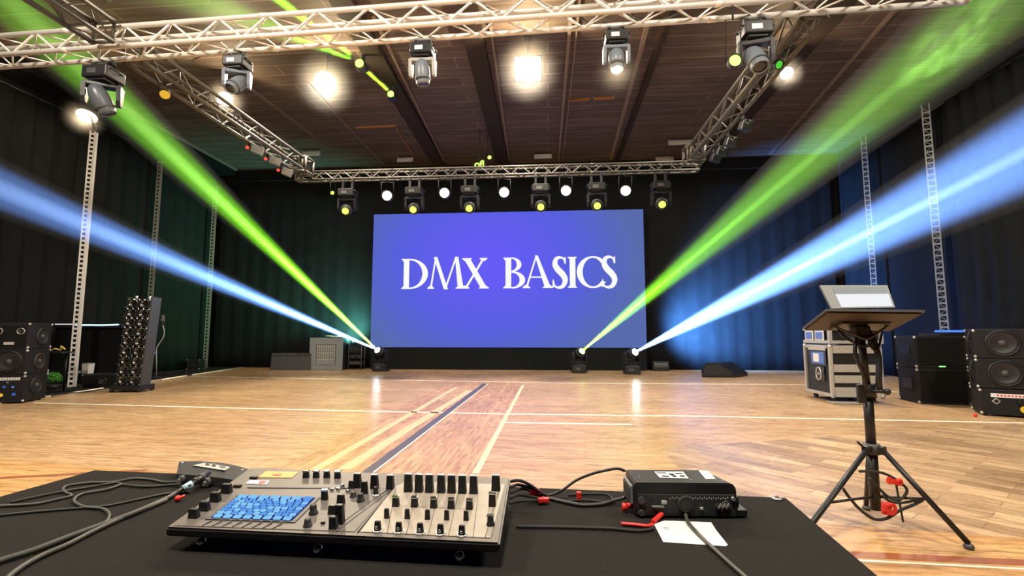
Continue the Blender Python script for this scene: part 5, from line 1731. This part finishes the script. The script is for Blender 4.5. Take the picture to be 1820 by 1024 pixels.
cable('table_cable', 'thick grey cable with a pale blue sleeve plugged into the small box', thick, .0062, 'cablelight', group='cables on the left of the table', n=10)
cable('table_cable', 'second thick cable leaving the photo at the lower left corner', TC([(0, 1040), (30, 1014), (70, 990), (120, 968), (165, 945), (215, 922), (262, 903), (296, 889)], .7460), .0056, 'cablelight', group='cables on the left of the table', n=10)
a, b = thick[8].lerp(thick[9], .35), thick[9].lerp(thick[10], .2)
o = thing('cable_sleeve', 'pale blue sleeve round the thick cable by the small box', 'sleeve', a)
mb = MB(); mb.cyl((0, 0, 0), b - a, .0098, seg=14); mb.build('sleeve', 'bluetape', o)
a2, b2 = thick[9].lerp(thick[10], .35), thick[11]
o = thing('cable_plug', 'black plug of the thick cable in front of the small box', 'plug', a2)
mb = MB(); mb.cyl((0, 0, 0), (b2 - a2), .0105, .013, seg=14); mb.build('plug_body', 'black', o)
mb = MB(); mb.cyl((b2 - a2) * .4, (b2 - a2) * .6, .0135, seg=14); mb.build('grip_ring', 'dark', o)
c = PZ(316, 884, .752)
o = thing('red_bead', 'tiny red bead beside the thick cable on the left', 'bead', (c.x, c.y, .7402))
mb = MB(); mb.ball((0, 0, .0085), .0085, 14); mb.cyl((0, 0, .0085), (.012, .012, .012), .004, seg=8); mb.build('bead_body', 'red', o)

# ------------------------------------------------------------------ power box on the right
g0, g1 = PZ(1129, 920, ZTB), PZ(1312, 921.5, ZTB)
zt = PY(1126, 857.5, g0.y + .004).z
kb = PZ(1114, 834, zt); kr = PZ(1274, 838.5, zt)
ft_ = PZ(1126, 857.5, zt)
back = (kb - ft_); back.z = 0
gx = (g1 - g0).normalized(); W_ = (g1 - g0).length; H_ = zt - ZTB
D_ = back.length * 1.0
o = thing('dimmer_box', 'black metal box with white stickers on the right of the table', 'dimmer box', g0, math.atan2(gx.y, gx.x))
of = thing  # (kept short)
bk = Matrix.Rotation(-math.atan2(gx.y, gx.x), 3, 'Z') @ back
prof = [(0, .004), (W_, .004), (W_, H_ * .80), (W_ * .985, H_ * .93), (W_ * .95, H_), (0, H_)]
mb = MB(); A_ = [mb.bm.verts.new((x, 0, z)) for x, z in prof]
B_ = [mb.bm.verts.new((x * .88 + bk.x * .35, D_, z)) for x, z in prof]
mb.bm.faces.new(A_); mb.bm.faces.new(B_[::-1])
for i in range(6):
    j = (i + 1) % 6; mb.bm.faces.new((A_[i], B_[i], B_[j], A_[j]))
bmesh.ops.bevel(mb.bm, geom=mb.bm.edges[:], offset=.003, segments=2, affect='EDGES')
mb.build('box_shell', 'black', o)
DB = Matrix.Rotation(-math.atan2(gx.y, gx.x), 3, 'Z')
DP = lambda x, y, h=0.0: DB @ (PZ(x, y, zt + h) - g0)
mb = MB(); mb.prism([DP(*p) + Vector((0, 0, .0006)) for p in ((1163, 839.5), (1214, 839.5), (1224, 851.5), (1173, 850))], (0, 0, .001)); s1 = mb.build('white_sticker', 'whiteprint', o)
mb = MB()
for q_ in (((1166, 841), (1183, 841.3), (1185, 843), (1167.5, 842.6)), ((1187, 843), (1196, 843), (1204, 849.5), (1198, 849.5)), ((1199, 842), (1212, 842), (1213.5, 844), (1201, 844)), ((1176, 846.5), (1188, 847), (1190, 849.2), (1178, 848.6)), ((1207, 846), (1216, 846.5), (1218, 849), (1209, 848.5))):
    mb.prism([DP(*p) + Vector((0, 0, .0017)) for p in q_], (0, 0, .0005))
mb.build('printed_marks', 'black', s1)
mb = MB(); mb.prism([DP(*p) + Vector((0, 0, .0006)) for p in ((1242, 837.5), (1259, 838.3), (1272, 852.5), (1254.5, 852.5))], (0, 0, .001)); mb.build('white_sticker', 'whiteprint', o)
for p in ((1136, 848), (1228, 854), (1284, 855)):
    mb = MB(); mb.ball(DP(*p) + Vector((0, 0, .0004)), .0022, 8); mb.build('screw', 'steel', o)
# recessed front panel
mb = MB(); mb.box((W_ * .5, -.001, H_ * .37), (W_ * .95, .005, H_ * .62), bev=.0015); fp = mb.build('front_panel', 'blackmatt', o)
mb = MB(); mb.torus((W_ * .49, -.006, H_ * .42), H_ * .20, H_ * .05, (0, 1, 0), 22, 8); mb.cyl((W_ * .49, -.002, H_ * .42), (W_ * .49, -.010, H_ * .42), H_ * .16, seg=18); mb.build('cable_inlet', 'rubber', fp)
for x, z, r_, mt in ((.06, .52, .10, 'dark'), (.06, .16, .085, 'dark'), (.88, .40, .12, 'dark'), (.80, .36, .08, 'rubber'), (.95, .58, .06, 'steel')):
    mb = MB(); mb.cyl((W_ * x, -.002, H_ * z), (W_ * x, -.009, H_ * z), H_ * r_, seg=16); mb.build('socket', mt, fp)
for x, z, sx, sz in ((.28, .46, .05, .10), (.22, .34, .12, .05), (.64, .30, .03, .07)):
    mb = MB(); mb.box((W_ * x, -.005, H_ * z), (W_ * sx, .006, H_ * sz), bev=.001); mb.build('switch', 'palegrey' if sx < .06 else 'grey', fp)
mb = MB()
for k in range(26): mb.box((W_ * (.34 + .56 * k / 25), -.0045, H_ * (.60 if k % 2 else .57)), (.0016, .002, .003))
for k in range(9): mb.box((W_ * (.80 + .012 * k), -.0105, H_ * (.36 + .035 * (k % 3))), (.0014, .003, .006))
mb.build('printed_marks', 'palegrey', fp)
for x in (W_ + .010,):
    mb = MB(); mb.box((x, .03, .012), (.028, .06, .016), bev=.002); mb.cyl((x, .03, .020), (x, .03, .045), .006, seg=10); mb.build('mounting_foot', 'black', o)
mb = MB(); mb.box((-.004, D_ * .45, H_ * .6), (.006, D_ * .7, H_ * .55), bev=.002); sp = mb.build('side_plate', 'grey', o)
mb = MB()
for k in range(6): mb.box((-.008, D_ * (.15 + .12 * k), H_ * .6), (.003, .006, H_ * .4))
mb.build('side_slots', 'dark', sp)
# paper and leads around the power box
pp = [PZ(*p, ZTB + .0008) for p in ((1162, 932), (1181, 926), (1264, 929), (1273, 943), (1293.5, 969), (1290, 971.5), (1179, 964), (1177, 960))]
o = thing('paper_note', 'white sheet of paper on the table in front of the black box', 'paper', pp[0])
mb = MB(); mb.prism([p - pp[0] for p in pp], (0, 0, .0008)); mb.build('sheet', 'white', o)
c = PZ(1184, 939, ZTB + .0018) - pp[0]
mb = MB(); mb.torus(c, .005, .0006, (0, 0, 1), 16, 5); mb.build('printed_ring', 'grey', o)
cable('power_cable', 'grey cable from the black box crossing the paper to the photo bottom', [PZ(1216, 884, .772), PZ(1217.5, 903, .757)] + TC([(1222, 926, .7475), (1243, 951), (1282, 988), (1325, 1026), (1372, 1064)], .7460), .0042, 'cablelight', n=10, group='cables right of the console')
cable('table_cable', 'black cable lying between the console and the paper', TC([(918, 936), (990, 937), (1050, 938.5), (1090, 940), (1130, 943.5), (1150, 942), (1161, 939)], .7445), .0036, 'rubber', n=8, group='cables right of the console')
o_ = cable('red_lead', 'stiff red lead lying left of the paper', TC([(1104, 931), (1130, 933), (1150, 935), (1160, 932.5)], .7450), .0045, 'red', 'lead', None)
o_ = cable('red_plug', 'red plug sticking out under the front of the black box', [PZ(1160, 929, .7445), PZ(1166, 923, .746), PZ(1176, 914, .750)], .0062, 'red', 'plug', None)
cable('table_cable', 'thin cable arching up from the bundle to the top of the black box', [PZ(958, 884, .75), PZ(985, 878, .752), PZ(1000, 871, .765), PZ(1024, 854, .79), PZ(1050, 843, .81), PZ(1075, 836.5, .822), PZ(1097, 833, .824), PZ(1110, 837, .812)], .0040, 'cable', n=10, group='cables right of the console')
cable('table_cable', 'black cable sagging from the bundle to the side of the black box', TC([(950, 876, .757), (970, 884), (1002, 892), (1036, 898), (1070, 896), (1095, 889, .750), (1112, 884, .756)], .7455), .0048, 'cable', n=10, group='cables right of the console')
cable('table_cable', 'thin black cable curling back behind the red clip', TC([(1002, 892), (1040, 889), (1082, 893), (1088, 887), (1078, 879), (1045, 878), (1010, 880)], .7440), .003, 'rubber', n=10, group='cables right of the console')
for k, pts in enumerate(([(908, 856, .80), (922, 854, .805), (940, 861, .79), (962, 876, .765), (975, 882, .755)], [(908, 866, .79), (920, 862, .792), (938, 866, .782), (955, 872, .768), (968, 880, .757)],
                         [(908, 876, .775), (925, 869, .78), (940, 871, .77), (955, 880, .757), (970, 884, .75)], [(907, 886, .765), (920, 880, .765), (940, 882, .757), (962, 886, .75)], [(906, 895, .755), (922, 891, .752), (944, 890, .748), (965, 889, .747)])):
    cable('bundle_cable', 'black cable of the bundle at the console\'s right side, %s from its top' % ('first', 'second', 'third', 'fourth', 'fifth')[k], [PZ(*p) for p in pts], .0042, 'rubber', n=8, group='cables right of the console')
for (x, y, z, sz, lab, rz) in ((950, 874, .765, (.026, .018, .017), 'red clip on the cable bundle beside the console', .5), (966, 889, .752, (.030, .016, .012), 'orange red clip lying on the table below the cable bundle', .2),
                               (1029, 883, .752, (.013, .012, .026), 'small upright red clip on the table halfway to the black box', .0)):
    c = PZ(x, y, z)
    o = thing('cable_clip', lab, 'clip', c, rz, 'red clips right of the console')
    mb = MB(); mb.box((0, 0, 0), sz, bev=.002); mb.build('clip_body', 'red', o)
    mb = MB(); mb.torus((0, 0, 0), sz[1] * .52, sz[1] * .13, (1, 0, .1), 14, 6); mb.build('clip_ring', 'red', o)
c = PZ(1116, 898, .757)
o = thing('red_connector', 'red connector knob at the left side of the black box', 'connector', c)
mb = MB(); mb.cyl((-.016, -.005, -.003), (-.002, -.005, -.003), .010, seg=14); mb.build('knob', 'red', o)
mb = MB(); mb.cyl((-.002, -.005, .0), (.010, -.003, .001), .0075, seg=14); mb.build('collar', 'red', o)
# ------------------------------------------------------------------ light of the hall
def area(name, loc, dst, rgb, power, size):
    ld = bpy.data.lights.new(name, 'AREA'); ld.shape = 'DISK'; ld.size = size; ld.color = rgb; ld.energy = power
    o = bpy.data.objects.new(name, ld); COL.objects.link(o); o.location = loc
    o.rotation_euler = (Vector(dst) - Vector(loc)).to_track_quat('-Z', 'Y').to_euler()
    return o


WARM = (1, .90, .76)
for (x, y) in ((-6.5, 1.0), (-.5, -.5), (5.5, 1.0)):
    area('house_light', (x, y, 7.2), (x * .8, y + 4.5, 0), WARM, 590, .8)
for (x, y) in ((-5.41, 10.7), (-.46, 10.5), (5.59, 11.1)):
    area('house_light', (x, y, 7.0), (x, y - .5, 0), WARM, 420, .5)
W = bpy.data.worlds.new('world'); S.world = W; W.use_nodes = True
W.node_tree.nodes['Background'].inputs[0].default_value = (.6, .7, 1, 1)
W.node_tree.nodes['Background'].inputs[1].default_value = .01
S.cycles.use_denoising = True
S.cycles.max_bounces = 6
S.cycles.volume_bounces = 0
S.cycles.transparent_max_bounces = 16
S.cycles.sample_clamp_indirect = 4
S.cycles.caustics_reflective = False
S.cycles.caustics_refractive = False

# haze balls added round the warm lamps to stand in for bloom
def lamp_bloom(c, r, label, dens=.22):
    m, nt, out = newmat('lamp_bloom')
    vs = nd(nt, 'ShaderNodeVolumeScatter'); vs.inputs['Anisotropy'].default_value = 0
    tc = nd(nt, 'ShaderNodeTexCoord')
    ln = nd(nt, 'ShaderNodeVectorMath', operation='LENGTH'); nt.links.new(tc.outputs['Object'], ln.inputs[0])
    fr = nd(nt, 'ShaderNodeMapRange', interpolation_type='SMOOTHERSTEP')
    for k_, v_ in (('From Min', r), ('From Max', r * .1), ('To Min', 0), ('To Max', dens)): fr.inputs[k_].default_value = v_
    nt.links.new(ln.outputs['Value'], fr.inputs['Value']); nt.links.new(fr.outputs[0], vs.inputs['Density'])
    nt.links.new(vs.outputs[0], out.inputs['Volume'])
    M['lampbloom'] = m
    mb = MB(); mb.ball((0, 0, 0), r, 24); o = mb.build('lamp_bloom', 'lampbloom'); o.location = c
    tag(o, label, 'haze', 'added bloom round the warm lamps', 'stuff')


for c, r, lab in LAMPS:
    lamp_bloom(c, r, lab)
